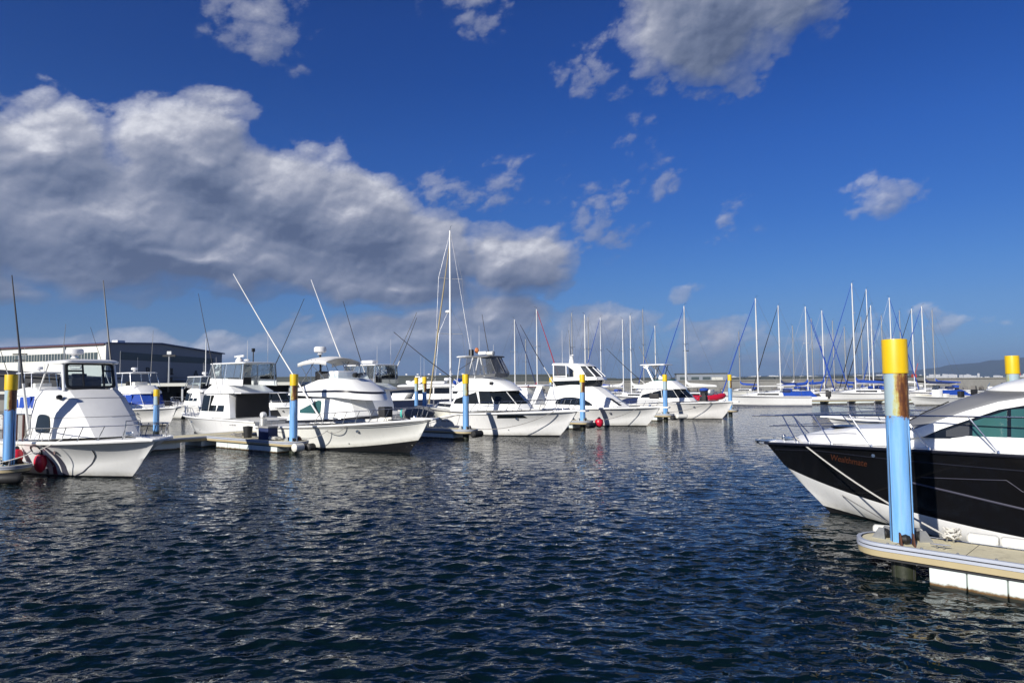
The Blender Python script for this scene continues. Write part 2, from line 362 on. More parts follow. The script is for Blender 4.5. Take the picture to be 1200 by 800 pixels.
# ---------------------------------------------------------------- mesh builder
def lerp(a, b, t): return a + (b-a)*t
class MB:
    def __init__(s): s.V = []; s.F = []; s.MI = []; s.mi = 0
    def add(s, vs, fs):
        o = len(s.V); s.V += [tuple(v) for v in vs]
        for f in fs: s.F.append(tuple(o+i for i in f)); s.MI.append(s.mi)
        return s
    def box(s, c, d, rot=0.0, tilt=None):
        x, y, z = (k/2 for k in d); R = Matrix.Rotation(rot, 3, 'Z')
        if tilt is not None: R = R @ Matrix.Rotation(tilt[0], 3, tilt[1])
        C = Vector(c)
        vs = [C + R @ Vector(p) for p in ((-x,-y,-z),(x,-y,-z),(x,y,-z),(-x,y,-z),(-x,-y,z),(x,-y,z),(x,y,z),(-x,y,z))]
        return s.add(vs, [(0,3,2,1),(4,5,6,7),(0,1,5,4),(1,2,6,5),(2,3,7,6),(3,0,4,7)])
    def tube(s, pts, r, n=6, caps=True):
        pts = [Vector(p) for p in pts]; k = len(pts)
        rs = r if isinstance(r, (list, tuple)) else [r]*k
        vs = []; fs = []
        up = Vector((0, 0, 1)) if abs((pts[-1]-pts[0]).normalized().z) < .9 else Vector((1, 0, 0))
        for i, p in enumerate(pts):
            d = (pts[min(i+1, k-1)] - pts[max(i-1, 0)])
            d = d.normalized() if d.length > 1e-9 else Vector((1, 0, 0))
            a = d.cross(up)
            a = a.normalized() if a.length > 1e-6 else d.orthogonal().normalized()
            b = a.cross(d)
            for j in range(n):
                th = 2*math.pi*j/n
                vs.append(p + (a*math.cos(th) + b*math.sin(th))*rs[i])
        for i in range(k-1):
            for j in range(n):
                fs.append((i*n+j, i*n+(j+1) % n, (i+1)*n+(j+1) % n, (i+1)*n+j))
        if caps: fs += [tuple(range(n))[::-1], tuple((k-1)*n+j for j in range(n))]
        return s.add(vs, fs)
    def loft(s, rings, closed=True, caps=True):
        n = len(rings[0]); vs = [v for r in rings for v in r]; fs = []
        for i in range(len(rings)-1):
            for j in range(n if closed else n-1):
                fs.append((i*n+j, i*n+(j+1) % n, (i+1)*n+(j+1) % n, (i+1)*n+j))
        if caps: fs += [tuple(range(n))[::-1], tuple((len(rings)-1)*n+j for j in range(n))]
        return s.add(vs, fs)
    def prism(s, poly, ext):
        e = Vector(ext); n = len(poly); vs = [Vector(p) for p in poly] + [Vector(p)+e for p in poly]
        return s.add(vs, [tuple(range(n))[::-1], tuple(range(n, 2*n))] + [(j, (j+1) % n, n+(j+1) % n, n+j) for j in range(n)])
    def revolve(s, prof, c=(0,0,0), n=16, axis='z'):
        vs = []; fs = []; C = Vector(c)
        for r, h in prof:
            for j in range(n):
                a = 2*math.pi*j/n; p = (r*math.cos(a), r*math.sin(a), h)
                if axis == 'x': p = (p[2], p[0], p[1])
                if axis == 'y': p = (p[0], p[2], p[1])
                vs.append(C + Vector(p))
        k = len(prof)
        for i in range(k-1):
            for j in range(n): fs.append((i*n+j, i*n+(j+1) % n, (i+1)*n+(j+1) % n, (i+1)*n+j))
        fs += [tuple(range(n))[::-1], tuple((k-1)*n+j for j in range(n))]
        return s.add(vs, fs)
    def ellipsoid(s, c, r, n=14, m=9):
        return s.revolve_xyz(c, r, n, m)
    def revolve_xyz(s, c, r, n, m):
        vs = []; fs = []
        for i in range(m+1):
            ph = -math.pi/2 + math.pi*i/m; q = max(math.cos(ph), .02)
            for j in range(n):
                a = 2*math.pi*j/n
                vs.append((c[0]+r[0]*q*math.cos(a), c[1]+r[1]*q*math.sin(a), c[2]+r[2]*math.sin(ph)))
        for i in range(m):
            for j in range(n): fs.append((i*n+j, i*n+(j+1) % n, (i+1)*n+(j+1) % n, (i+1)*n+j))
        fs += [tuple(range(n))[::-1], tuple(m*n+j for j in range(n))]
        return s.add(vs, fs)
    def panel(s, poly, out=.012, into=.03):
        """plate following a (nearly) flat polygon, proud of the wall by `out`; outward side given by vertex order"""
        P = [Vector(p) for p in poly]; nrm = Vector((0, 0, 0))
        for i in range(len(P)): nrm += P[i].cross(P[(i+1) % len(P)])
        nrm = nrm.normalized()
        return s.prism([p - nrm*into for p in P], nrm*(into+out))
    def mirror_y(s):
        o = len(s.V); nf = len(s.F)
        s.V += [(x, -y, z) for x, y, z in s.V[:o]]
        for i in range(nf):
            s.F.append(tuple(o+k for k in reversed(s.F[i]))); s.MI.append(s.MI[i])
        return s
    def build(s, name, mats, parent=None, bevel=0.0, segs=2, ang=35, loc=None, rot=None, smooth=True, recalc=True):
        me = bpy.data.meshes.new(name); me.from_pydata(s.V, [], s.F)
        bm = bmesh.new(); bm.from_mesh(me)
        for f, mi in zip(bm.faces, s.MI): f.material_index = mi
        bmesh.ops.remove_doubles(bm, verts=bm.verts, dist=1e-4)
        if recalc: bmesh.ops.recalc_face_normals(bm, faces=bm.faces)
        if bevel:
            es = [e for e in bm.edges if len(e.link_faces) == 2 and e.calc_face_angle(0) > .35]
            bmesh.ops.bevel(bm, geom=es, offset=bevel, segments=segs, profile=.6, affect='EDGES', clamp_overlap=True)
        bm.to_mesh(me); bm.free()
        for m in (mats if isinstance(mats, (list, tuple)) else [mats]): me.materials.append(MT[m] if isinstance(m, str) else m)
        if smooth:
            me.polygons.foreach_set('use_smooth', [True]*len(me.polygons)); me.set_sharp_from_angle(angle=RAD(ang))
        o = bpy.data.objects.new(name, me); COL.objects.link(o)
        if parent: o.parent = parent
        if loc is not None: o.location = loc
        if rot is not None: o.rotation_euler = rot
        return o

def tag(o, label=None, cat=None, group=None, kind=None):
    for k, v in (('label', label), ('category', cat), ('group', group), ('kind', kind)):
        if v: o[k] = v
    return o
def thing(name, label, cat, loc, rotz=0.0, group=None):
    o = bpy.data.objects.new(name, None); COL.objects.link(o); o.empty_display_size = .3
    o.location = loc if len(loc) == 3 else (*loc, 0); o.rotation_euler = (0, 0, rotz)
    return tag(o, label, cat, group)
def copy_tree(o, parent=None):
    c = o.copy(); COL.objects.link(c)
    if parent: c.parent = parent; c.matrix_parent_inverse = o.matrix_parent_inverse.copy()
    for ch in [k for k in bpy.data.objects if k.parent == o]: copy_tree(ch, c)
    return c
def local_to_world(loc, deg, p):
    a = RAD(deg); return Vector((loc[0]+p[0]*math.cos(a)-p[1]*math.sin(a), loc[1]+p[0]*math.sin(a)+p[1]*math.cos(a), p[2]))

# ================================================================ THE SETTING
def axis_steps(fine, lo, hi, grow, far):
    a = list(np.arange(lo, hi, fine)); st = fine
    while a[-1] < far: st = min(st*grow, far); a.append(a[-1]+st)
    st = fine; b = [lo]
    while b[-1] > -far: st = min(st*grow, far); b.append(b[-1]-st)
    return np.array(b[:0:-1]+a)

def build_water():
    xs = axis_steps(.034, -8.0, 8.0, 1.014, 9000)
    ys = axis_steps(.025, 6.1, 11.5, 1.009, 9000)
    ys = ys[ys > -400]
    dx = np.gradient(xs); dy = np.gradient(ys)
    X, Y = np.meshgrid(xs, ys)
    S = np.maximum(dx[None, :].repeat(len(ys), 0), dy[:, None].repeat(len(xs), 1))
    rng = np.random.default_rng(5)
    Z = np.zeros_like(X); DX = np.zeros_like(X); DY = np.zeros_like(X)
    n = 90
    lam = np.exp(rng.uniform(np.log(.13), np.log(.72), n))
    th = RAD(-84) + rng.normal(0, .60, n)                      # wind on the beam of the fairway, crests lie across the view
    ph = rng.uniform(0, 2*np.pi, n)
    slopes = .20/np.sqrt(n/2)*np.where(lam > .36, .78, 1.0)
    # gust patches
    gust = np.zeros_like(X)
    for i in range(7):
        k = 2*np.pi/rng.uniform(9, 40); a = rng.uniform(0, np.pi); gust += np.cos(k*(X*np.cos(a)+Y*np.sin(a))+rng.uniform(0, 6.3))
    gust = 1 + .16*gust/1.8
    near = (np.abs(X) < 400) & (Y < 500)
    for l, t, p, sl_ in zip(lam, th, ph, slopes):
        k = 2*np.pi/l; w = np.clip((l/S-3.0)/3.0, 0, 1)
        A = w*gust*(sl_/k); arg = k*(X*np.cos(t)+Y*np.sin(t))+p
        Z += A*np.cos(arg); DX -= A*np.cos(t)*np.sin(arg)*1.05; DY -= A*np.sin(t)*np.sin(arg)*1.05
    V = np.stack([X+DX, Y+DY, Z], -1).reshape(-1, 3)
    ny, nx = X.shape
    idx = np.arange(ny*nx).reshape(ny, nx)
    Q = np.stack([idx[:-1, :-1], idx[:-1, 1:], idx[1:, 1:], idx[1:, :-1]], -1).reshape(-1, 4)
    me = bpy.data.meshes.new('water')
    me.vertices.add(len(V)); me.vertices.foreach_set('co', V.ravel())
    me.loops.add(Q.size); me.loops.foreach_set('vertex_index', Q.ravel())
    me.polygons.add(len(Q)); me.polygons.foreach_set('loop_start', np.arange(0, Q.size, 4))
    me.polygons.foreach_set('use_smooth', np.ones(len(Q), bool))
    me.update(calc_edges=True)
    m, t, b, out = new_mat('harbour water')
    tc = t.node('ShaderNodeTexCoord'); P = tc.outputs['Object']
    big = t.noise(P, .05, 3, .5)
    t.put(b.inputs['Base Color'], t.mix(big, (.0012, .0058, .0080, 1), (.0018, .0085, .0110, 1)))
    b.inputs['Roughness'].default_value = .025; b.inputs['IOR'].default_value = 1.333
    Pr = t.node('ShaderNodeMapping'); t.put(Pr.inputs[0], P); Pr.inputs['Rotation'].default_value = (0, 0, RAD(8)); Pr.inputs['Scale'].default_value = (.72, 1.0, 1)
    h1 = t.noise(Pr.outputs[0], 7.0, 2, .5)                     # ripples riding on the chop
    h2 = t.noise(Pr.outputs[0], 5.2, 2, .5)                     # chop carried on to the far water
    h3 = t.noise(Pr.outputs[0], 2.2, 2, .5)
    hh = t.m('ADD', t.m('MULTIPLY', h1, .010), t.m('ADD', t.m('MULTIPLY', h2, .052), t.m('MULTIPLY', h3, .105)))
    bp = t.node('ShaderNodeBump'); bp.inputs['Strength'].default_value = 1.0; bp.inputs['Distance'].default_value = 1.0
    t.put(bp.inputs['Height'], hh); t.put(b.inputs['Normal'], bp.outputs[0])
    me.materials.append(m)
    o = bpy.data.objects.new('water', me); COL.objects.link(o); tag(o, kind='structure')
build_water()

# ---- hills on the far shore
def build_hills():
    sk = [(-20, 20), (2, 22), (9, 24), (17, 30), (22, 38), (27, 46), (29.5, 62), (32, 95), (33.8, 120), (35.5, 140), (37, 165), (38, 172), (39.5, 150), (42, 120), (46, 96), (52, 60), (60, 30), (70, 15)]
    R0 = 7000.0; na, nr = 150, 22
    az = np.linspace(-20, 70, na); hgt = np.interp(az, [a for a, _ in sk], [h for _, h in sk])
    rng = np.random.default_rng(3); V = []
    ridge = sum(np.cos(az*k+rng.uniform(0, 6))*w for k, w in ((.9, .05), (1.7, .04), (3.1, .03), (5.3, .02)))
    for j in range(nr):
        u = j/(nr-1); R = R0 - 1300 + 2300*u
        prof = math.sin(math.pi*min(1, u/.57)/2)**1.2 if u < .57 else 1-.6*((u-.57)/.43)
        spur = sum(np.cos(az*k+u*q+rng.uniform(0, 6))*w for k, q, w in ((2.3, 5, .10), (4.1, 9, .07), (7.7, 14, .05)))
        for i in range(na):
            a = RAD(az[i]); h = hgt[i]*prof*(1+ridge[i]+spur[i]*(1-prof)) - 4*(u == 0)
            V.append((R*math.sin(a), R*math.cos(a), h))
    mb = MB(); mb.add(V, [(j*na+i, j*na+i+1, (j+1)*na+i+1, (j+1)*na+i) for j in range(nr-1) for i in range(na-1)])
    tag(mb.build('hills', 'hill', ang=180), kind='structure')
build_hills()

def build_far_shore():
    rng = random.Random(4); mb = MB()
    for i in range(240):
        a = RAD(rng.uniform(17, 45)); R = rng.uniform(3900, 5200)
        w = rng.uniform(10, 40); h = rng.choice((5, 7, 9, 12, 16, 22))
        mb.box((R*math.sin(a), R*math.cos(a), h/2+1), (w, 12, h), -a)
    tag(mb.build('far_town', 'city', smooth=False), 'pale low town spread along the foot of the far hills', 'town', kind='stuff')
    mb = MB()
    for i in range(60):
        x = -260+i*9.5; mb.box((x, 520+rng.uniform(-8, 8), 2.2), (9.6, 30, 4.4+rng.uniform(0, 1.4)))
    tag(mb.build('far_shore', 'far_dark', smooth=False), kind='structure')
build_far_shore()

# ---- breakwater
def wall_line(name, pts, z0, z1, th, m, label, cat):
    for (a, b) in zip(pts[:-1], pts[1:]):
        A = Vector((*a, 0)); B = Vector((*b, 0)); L = (B-A).length; ang = math.atan2(B.y-A.y, B.x-A.x)
        mb = MB()
        mb.box((L/2, 0, (z0+z1)/2-.15), (L, th, z1-z0-.3))
        o = thing(name, label, cat, (A.x, A.y, 0), ang)
        mb.build('wall_body', m, o, smooth=False)
        c = MB(); k = int(L/10)
        for i in range(k): c.box(((i+.5)*L/k, 0, z1-.15), (L/k-.06, th+.5, .3))
        c.build('coping', m, o, smooth=False)
        st = MB(); rr = random.Random(3)
        for i in range(int(L/1.6)):
            s_ = rr.uniform(.5, 1.1); st.box((rr.uniform(0, L), -th/2-rr.uniform(.3, 2.4), rr.uniform(-.1, .7)), (s_*1.3, s_, s_), rr.uniform(0, 3), (rr.uniform(-.6, .6), 'X'))
        tag(st.build('armour_stones', 'stone', o, smooth=False), kind='stuff')
wall_line('breakwater', [(-20, 196), (230, 150)], -1, 2.95, 2.2, 'conc', 'long pale concrete breakwater wall across the back of the harbour', 'breakwater')

# ---- quay on the left
mb = MB(); mb.box((-240, 210, .1), (430, 250, 2.4)); tag(mb.build('quay', 'conc_d', smooth=False), kind='structure')

def text_mesh(name, body, size, m, parent, ext=.02, shear=0.0, align='CENTER'):
    cu = bpy.data.curves.new(name, 'FONT'); cu.body = body; cu.size = size; cu.extrude = ext; cu.shear = shear; cu.align_x = align
    tmp = bpy.data.objects.new(name, cu); COL.objects.link(tmp)
    dg = bpy.context.evaluated_depsgraph_get(); me = bpy.data.meshes.new_from_object(tmp.evaluated_get(dg))
    bpy.data.objects.remove(tmp); me.name = name; me.materials.clear(); me.materials.append(MT[m])
    o = bpy.data.objects.new(name, me); COL.objects.link(o)
    if parent: o.parent = parent
    return o

def build_warehouse():
    Cn = Vector((-71.3, 120)); ang = math.atan2(.9, .4)           # the dark gable runs back from the corner, the pale long wall runs to the left
    o = thing('warehouse', 'large pale metal boat warehouse with a long window strip and a blue edged roof', 'warehouse', (Cn.x, Cn.y, 1.3), ang)
    W, L, H = 25.5, 78.0, 9.05                                    # gable width along local x; long wall along local +y
    rise = .75
    # local x: along gable, local y: along the long wall (away to the left)
    mb = MB(); mb.prism([(0, 0, 0), (W, 0, 0), (W, 0, H-1.0), (W*.42, 0, H+rise-.35), (0, 0, H)], (0, .3, 0))
    g = mb.build('gable_wall', 'wall_d', o, smooth=False)  # gable turned from the sun: its shade is put into the darker colour
    mb = MB(); mb.box((-.02, L/2+.31, H/2), (.3, L, H)); mb.build('long_wall', 'wall_w', o, smooth=False)
    mb = MB()
    for x0, x1, z0, z1 in ((-.5, W*.42, H+.0, H+rise-.33), (W*.42, W+.4, H+rise-.33, H-1.02)):
        mb.prism([(x0, -.45, z0), (x1, -.45, z1), (x1, -.45, z1+.22), (x0, -.45, z0+.22)], (0, L+1, 0))
    mb.build('roof', 'roof_b', o, smooth=False)
    mb = MB(); mb.box((-.42, L/2, H-.08), (.35, L, .26)); mb.build('eave_gutter', 'roof_r', o, smooth=False)
    mb = MB(); mb.prism([(2.6, -.06, H-2.75), (W-2.2, -.06, H-3.15), (W-2.2, -.06, H-2.0), (2.6, -.06, H-1.35)], (0, .2, 0)); mb.build('window', 'strip', o, smooth=False)
    for y0, y1 in ((2.2, 10.6), (11.4, 24.0), (24.8, 40), (40.8, 60)):
        mb = MB(); mb.box((-.2, (y0+y1)/2, H-2.1), (.12, y1-y0, 1.25)); n = int((y1-y0)/.8)
        for i in range(1, n): mb.mi = 1; mb.box((-.28, y0+i*(y1-y0)/n, H-2.1), (.06, .09, 1.25))
        mb.build('window', ['strip', 'wall_w'], o, smooth=False)
    for y in (11.0, 24.4, 40.4):
        mb = MB(); mb.box((-.3, y, H/2), (.22, .24, H-.4)); mb.build('downpipe', 'wall_d', o, smooth=False)
    for x, body in ((8.1, 'B'), (18.9, 'A')):
        t_ = text_mesh('letter', body, 1.75, 'dark', o, .03); t_.location = (x, -.1, H-5.25-(x-8)*.04); t_.rotation_euler = (RAD(90), 0, 0)
    # wall lamp over a small bracket platform between the letters
    mb = MB(); mb.box((12.9, -.25, 4.35), (.5, .5, 1.1)); mb.box((12.9, -.5, 3.75), (.25, .7, .25)); mb.build('wall_lamp', 'dark', o, smooth=False)
    mb = MB(); mb.box((14.2, -.5, 2.45), (3.4, .9, .18)); mb.box((12.7, -.5, 2.85), (.1, .9, .7)); mb.box((14.2, -.9, 3.1), (3.2, .08, .08)); mb.build('platform', 'dark', o, smooth=False)
    mb = MB(); mb.box((9.6, -.05, 1.5), (8.6, .12, .1)); mb.box((5.3, -.05, .6), (.12, .12, 1.9)); mb.box((13.9, -.05, .6), (.12, .12, 1.9)); mb.build('door_frame', 'strip', o, smooth=False)
    mb = MB(); mb.box((6.5, 6, H+.75), (1.6, 1.6, .7)); mb.build('roof_vent', 'radar', o, smooth=False, bevel=.1)
    mb = MB(); mb.box((-.05, .1, H/2), (.5, .5, H)); mb.build('corner_trim', 'wall_w', o, smooth=False)
build_warehouse()

def build_sheds():
    o = thing('canopy_shed', 'long low open boat shed with a pale fascia in front of the dark gable', 'shed', (-36, 78, 1.3), RAD(4))
    mb = MB(); mb.box((0, 0, 1.72), (24, 9, .34)); mb.build('roof', 'canopy', o, smooth=False)
    for i in range(7): MB().box((-11.4+i*3.8, -3.9, .75), (.2, .2, 1.6)).build('post', 'galv', o, smooth=False)
    MB().box((0, 4.0, .75), (24, .2, 1.6)).build('back_wall', 'shed', o, smooth=False)
    mb = MB(); rr = random.Random(8)
    for i in range(18): mb.box((rr.uniform(-11, 11), rr.uniform(-2.5, 2.5), rr.uniform(.3, .6)), (rr.uniform(.8, 2), rr.uniform(.6, 1.6), rr.uniform(.5, 1.1)), rr.uniform(0, 3))
    tag(mb.build('stored_gear', 'dark', o, smooth=False), kind='stuff')
    o = thing('boat_shed', 'low black pitched boat shed below the pale warehouse wall', 'shed', (-74, 92, 1.3), RAD(-3))
    mb = MB(); mb.prism([(-22, -5, 0), (17, -5, 0), (17, -5, 2.6), (8, -5, 3.2), (-4, -5, 4.2), (-22, -5, 4.9)], (0, 12, 0)); mb.build('wall', 'shed', o, smooth=False)
    mb = MB()
    for x0, z0, x1, z1 in ((-22.3, 4.95, -4, 4.23), (-4, 4.23, 8, 3.23), (8, 3.23, 17.4, 2.6)): mb.prism([(x0, -5.4, z0), (x1, -5.4, z1), (x1, -5.4, z1+.18), (x0, -5.4, z0+.18)], (0, 12.8, 0))
    mb.build('roof', 'dark', o, smooth=False)
    MB().box((-2, -5.05, .9), (34, .1, .35)).build('fascia', 'canopy', o, smooth=False)
    o = thing('harbour_building', 'low grey flat roofed building standing beyond the breakwater', 'building', (61, 222, 1.5), RAD(-10))
    MB().box((0, 0, 1.7), (15.5, 9, 3.4)).build('wall', 'wall_d', o, smooth=False)
    MB().box((0, 0, 3.5), (16, 9.5, .25)).build('roof', 'far_dark', o, smooth=False)
    for x in (-5.5, -2, 1.5): MB().box((x, -4.52, 2.0), (2.4, .1, .9)).build('window', 'strip', o, smooth=False)
    MB().box((4.8, -4.52, 1.7), (3.4, .1, 1.2)).build('shutter', 'canopy', o, smooth=False)
    o = thing('harbour_bridge', 'dark distant road bridge with lamps low over the water', 'bridge', (-52, 330, 0), RAD(-4))
    MB().box((0, 0, 4.1), (190, 9, 3.2)).build('deck', 'far_dark', o, smooth=False)
    MB().box((0, -4.6, 6.0), (190, .2, .7)).build('parapet', 'far_dark', o, smooth=False)
    for i in range(10): MB().box((-85+i*19, 0, 2), (2, 7, 4.6)).build('pier', 'far_dark', o, smooth=False)
    for i in range(16): MB().box((-36+i*5.4, -4, 6.9), (.9, .5, .5)).build('lamp', 'radar', o, smooth=False)
build_sheds()

def pole(name, label, cat, x, y, z0, h, r, arms):
    o = thing(name, label, cat, (x, y, z0))
    MB().tube([(0, 0, 0), (0, 0, h)], [r, r*.7], 8).build('pole', 'galv', o)
    for (dz, w, d) in arms: MB().box((0, 0, h-dz), (w, .18, d)).build('lamp_bracket', 'dark' if d < .3 else 'galv', o, smooth=False)
    return o
pole('light_pole', 'grey floodlight pole standing before the dark gable letter A', 'light pole', -40.2, 80, 1.3, 5.6, .13, [(.5, 1.5, .2), (.15, .5, .35)])
pole('utility_pole', 'black utility pole with cross arms in front of the pale warehouse wall', 'utility pole', -57.0, 79, 1.3, 6.0, .16, [(.6, 1.6, .16), (1.3, 1.2, .16)])
pole('street_lamp', 'thin grey lamp post rising above the grey harbour building', 'lamp post', 47.2, 185, 1.0, 10.0, .12, [(.1, 1.4, .2)])
def crane(x, y, h, lean, label):
    o = thing('harbour_crane', label, 'crane', (x, y, 0))
    MB().tube([(0, 0, 0), (0, 0, h)], h*.035, 6).build('tower', 'crane', o)
    MB().tube([(0, 0, h*.6), (lean, 0, h*1.9)], h*.03, 6).build('jib', 'crane', o)
    MB().box((0, 0, h*.7), (h*.35, h*.3, h*.3)).build('cab', 'crane', o, smooth=False)
crane(235, 400, 6.0, 2.6, 'small red harbour crane with raised jib beyond the breakwater masts')
crane(334, 452, 7.0, -1.5, 'red harbour crane at the right edge beyond the black yacht roof')

# ---- the air between here and the hills
def build_haze():
    mb = MB(); mb.box((0, 4500, 109.5), (19600, 10600, 231)); o = mb.build('haze', [], smooth=False)
    m = bpy.data.materials.new('harbour haze'); m.use_nodes = True; nt = m.node_tree; nt.nodes.clear()
    out = nt.nodes.new('ShaderNodeOutputMaterial'); v = nt.nodes.new('ShaderNodeVolumePrincipled')
    v.inputs['Color'].default_value = (.46, .66, 1.0, 1); v.inputs['Density'].default_value = HAZE; v.inputs['Anisotropy'].default_value = .2
    nt.links.new(v.outputs[0], out.inputs['Volume']); o.data.materials.append(m)
    tag(o, kind='stuff')
HAZE = 1.35e-4
build_haze()

# ================================================================ BOATS
# boat frame: origin where the stem meets the water, +x ahead, +y to port, z up from the water
class Hull:
    def __init__(s, L, B, ov, zA, zB, zexp=1.4, flare=.9, tran=.92, pw=2.5, zc1=.55, zc0=.04, cb=.86, fine=1.7, chine_fn=None, n=30, drop=None, kx=-.55, full=True):
        s.L, s.B, s.ov, s.zA, s.zB = L, B, ov, zA, zB
        s.S = [1-(1-i/n)**1.5 for i in range(n+1)]
        s.st = []
        stem = lambda z: ov*(max(z, 0)/zB)**.9 if z >= 0 else 1.2*z
        s.stem = stem
        for q in s.S:
            xs = -L+(L+ov)*q
            b = B/2*(tran+(1-tran)*min(1, q/.35)) if q < .45 else B/2*max(0, 1-((q-.45)/.55)**pw)
            zs = zA+(zB-zA)*q**zexp
            if drop and xs < drop[0]: zs -= drop[1]*min(1, (drop[0]-xs)/drop[2])
            zc = chine_fn(q) if chine_fn else zc0+(zc1*zB-zc0)*q**2.6
            zce = chine_fn(1) if chine_fn else zc1*zB
            xc = -L+(L+stem(zce))*q
            bc = B/2*cb*(tran+(1-tran)*min(1, q/.35)) if q < .3 else B/2*cb*max(0, 1-((q-.3)/.7)**fine)
            zk = -.5 if q < .8 else -.5+.1*(q-.8)/.2
            xk = -L+(L+kx)*q
            rows = [(xk, 0, zk)]
            full_ = 1-max(0, (q-.55)/.45)**1.5 if full else 0
            for u in (.35, .7): rows.append((lerp(xk, xc, u), bc*lerp(u, .8 if u < .5 else .975, full_), lerp(zk, zc, lerp(u**1.15, .12 if u < .5 else .45, full_))))
            rows.append((xc, bc, zc))
            for k in range(1, 9):
                u = k/8; e = 1+flare*q*q
                rows.append((lerp(xc, xs, u) if q < .985 else stem(lerp(zc, zs, u)), bc+(b-bc)*u**e, lerp(zc, zs, u)))
            s.st.append(rows)
        s.nc = 3
    def sheer(s, x):
        P = [r[-1] for r in s.st]
        for a, b in zip(P[:-1], P[1:]):
            if a[0] <= x <= b[0]:
                t = (x-a[0])/max(1e-6, b[0]-a[0]); return lerp(a[1], b[1], t), lerp(a[2], b[2], t)
        return (P[0][1], P[0][2]) if x < P[0][0] else (0.0, P[-1][2])
    def side(s, x, z):
        """half breadth of the topsides at (x, z)"""
        best = []
        for rows in s.st:
            R = rows
            for a, b in zip(R[:-1], R[1:]):
                if a[2] <= z <= b[2]:
                    t = (z-a[2])/max(1e-6, b[2]-a[2]); best.append((lerp(a[0], b[0], t), lerp(a[1], b[1], t))); break
        best.sort()
        for a, b in zip(best[:-1], best[1:]):
            if a[0] <= x <= b[0]: return lerp(a[1], b[1], (x-a[0])/max(1e-6, b[0]-a[0]))
        return best[0][1] if best and x < best[0][0] else 0.0
    def mesh(s, parent, mats, mi_fn=None, name='hull'):
        mb = MB(); n = len(s.st[0])
        mb.V = [v for r in s.st for v in r]
        for i in range(len(s.st)-1):
            for j in range(n-1):
                mb.F.append((i*n+j, (i+1)*n+j, (i+1)*n+j+1, i*n+j+1)); mb.MI.append(mi_fn(j) if mi_fn else 0)
        mb.mirror_y()
        m = len(s.st)*n                                          # transom
        mb.F.append(tuple(range(n)) + tuple(m+j for j in range(n-1, 0, -1))); mb.MI.append(0)
        return mb.build(name, mats, parent, ang=38)
    def deck(s, parent, m='deck', camber=.06, inset=.0, dz=-.02):
        mb = MB(); rings = []
        for r in s.st:
            x, b, z = r[-1]; b = max(b-inset, .004)
            rings.append([(x, b*k, z+dz+camber*(1-k*k)) for k in (-1, -.6, 0, .6, 1)])
        mb.loft(rings, closed=False, caps=False)
        return mb.build('deck', m, parent)
    def rail_line(s, dz=0, out=0.0, x0=None, x1=None):
        P = [r[-1] for r in s.st if (x0 is None or r[-1][0] >= x0) and (x1 is None or r[-1][0] <= x1)]
        return [(p[0], p[1]+out, p[2]+dz) for p in P]
    def rub(s, parent, m='gel', r=.035, dz=-.02, name='rub_rail', out=.012):
        mb = MB(); pts = s.rail_line(dz, out)
        mb.tube(pts, r, 6); mb.tube([(x, -y, z) for x, y, z in pts], r, 6)
        return mb.build(name, m, parent)

def ring(half):
    """half outline, bow centre to stern centre on the port side -> closed ring"""
    h = list(half); return h + [(x, -y, z) for x, y, z in reversed(h) if abs(y) > 1e-6]
def soften(h, k=4):
    """round the bow part of a half outline"""
    P = [Vector(p) for p in h]; F = Vector((P[1].x, -P[1].y, P[1].z)); Q = [F]+P; out = []
    for i in range(1, len(Q)-2):
        a, b, c, d = Q[i-1], Q[i], Q[i+1], Q[i+2]
        if i > 2: d = c+(c-b)
        if i > 2: out.append(tuple(b)); continue
        for j in range(k):
            t = j/k; t2 = t*t; t3 = t2*t
            out.append(tuple((b*2+(c-a)*t+(a*2-b*5+c*4-d)*t2+(-a+b*3-c*3+d)*t3)*.5))
    return out+[tuple(Q[-2]), tuple(Q[-1])]
def house(name, rings, m, parent, camber=.06, bevel=.05, segs=2, extra=None, cap=True, rnd=False):
    if rnd: rings = [soften(r) for r in rings]
    R = [ring(r) for r in rings]; mb = MB()
    mb.loft(R, closed=True, caps=False)
    if cap:
        top = list(rings[-1]); vs = []; fs = []
        for x, y, z in top: vs += [(x, y, z), (x, 0, z+camber*(1 if abs(y) > 1e-6 else 0)), (x, -y, z)]
        for i in range(len(top)-1):
            a = 3*i; b = a+3; fs += [(a, b, b+1, a+1), (a+1, b+1, b+2, a+2)]
        mb.add(vs, fs)
    o = mb.build(name, m, parent, bevel=bevel, segs=segs)
    return o
def quad_pts(lo, hi, i):
    return Vector(lo[i]), Vector(lo[i+1]), Vector(hi[i+1]), Vector(hi[i])
def bil(q, u, v): a, b, c, d = q; return (a*(1-u)+b*u)*(1-v) + (d*(1-u)+c*u)*v
def win_uv(name, lo, hi, i, uv, m, parent, out=.012, both=True, only=None, smoothn=0):
    """pane on wall segment i (between outline points i and i+1) given in wall coordinates; one object per pane"""
    q = quad_pts(lo, hi, i); P = [bil(q, u, v) for u, v in uv]; objs = []
    for sgn in ((1, -1) if both else (only or 1,)):
        pts = [Vector((p.x, p.y*sgn, p.z)) for p in P]
        nrm = Vector((0, 0, 0))
        for k in range(len(pts)): nrm += pts[k].cross(pts[(k+1) % len(pts)])
        cen = sum(pts, Vector())/len(pts)
        if nrm.dot(Vector((cen.x-(-4.5), cen.y*3, 0))) < 0: pts.reverse()
        objs.append(MB().panel(pts, out).build(name, m, parent, smooth=False))
    return objs
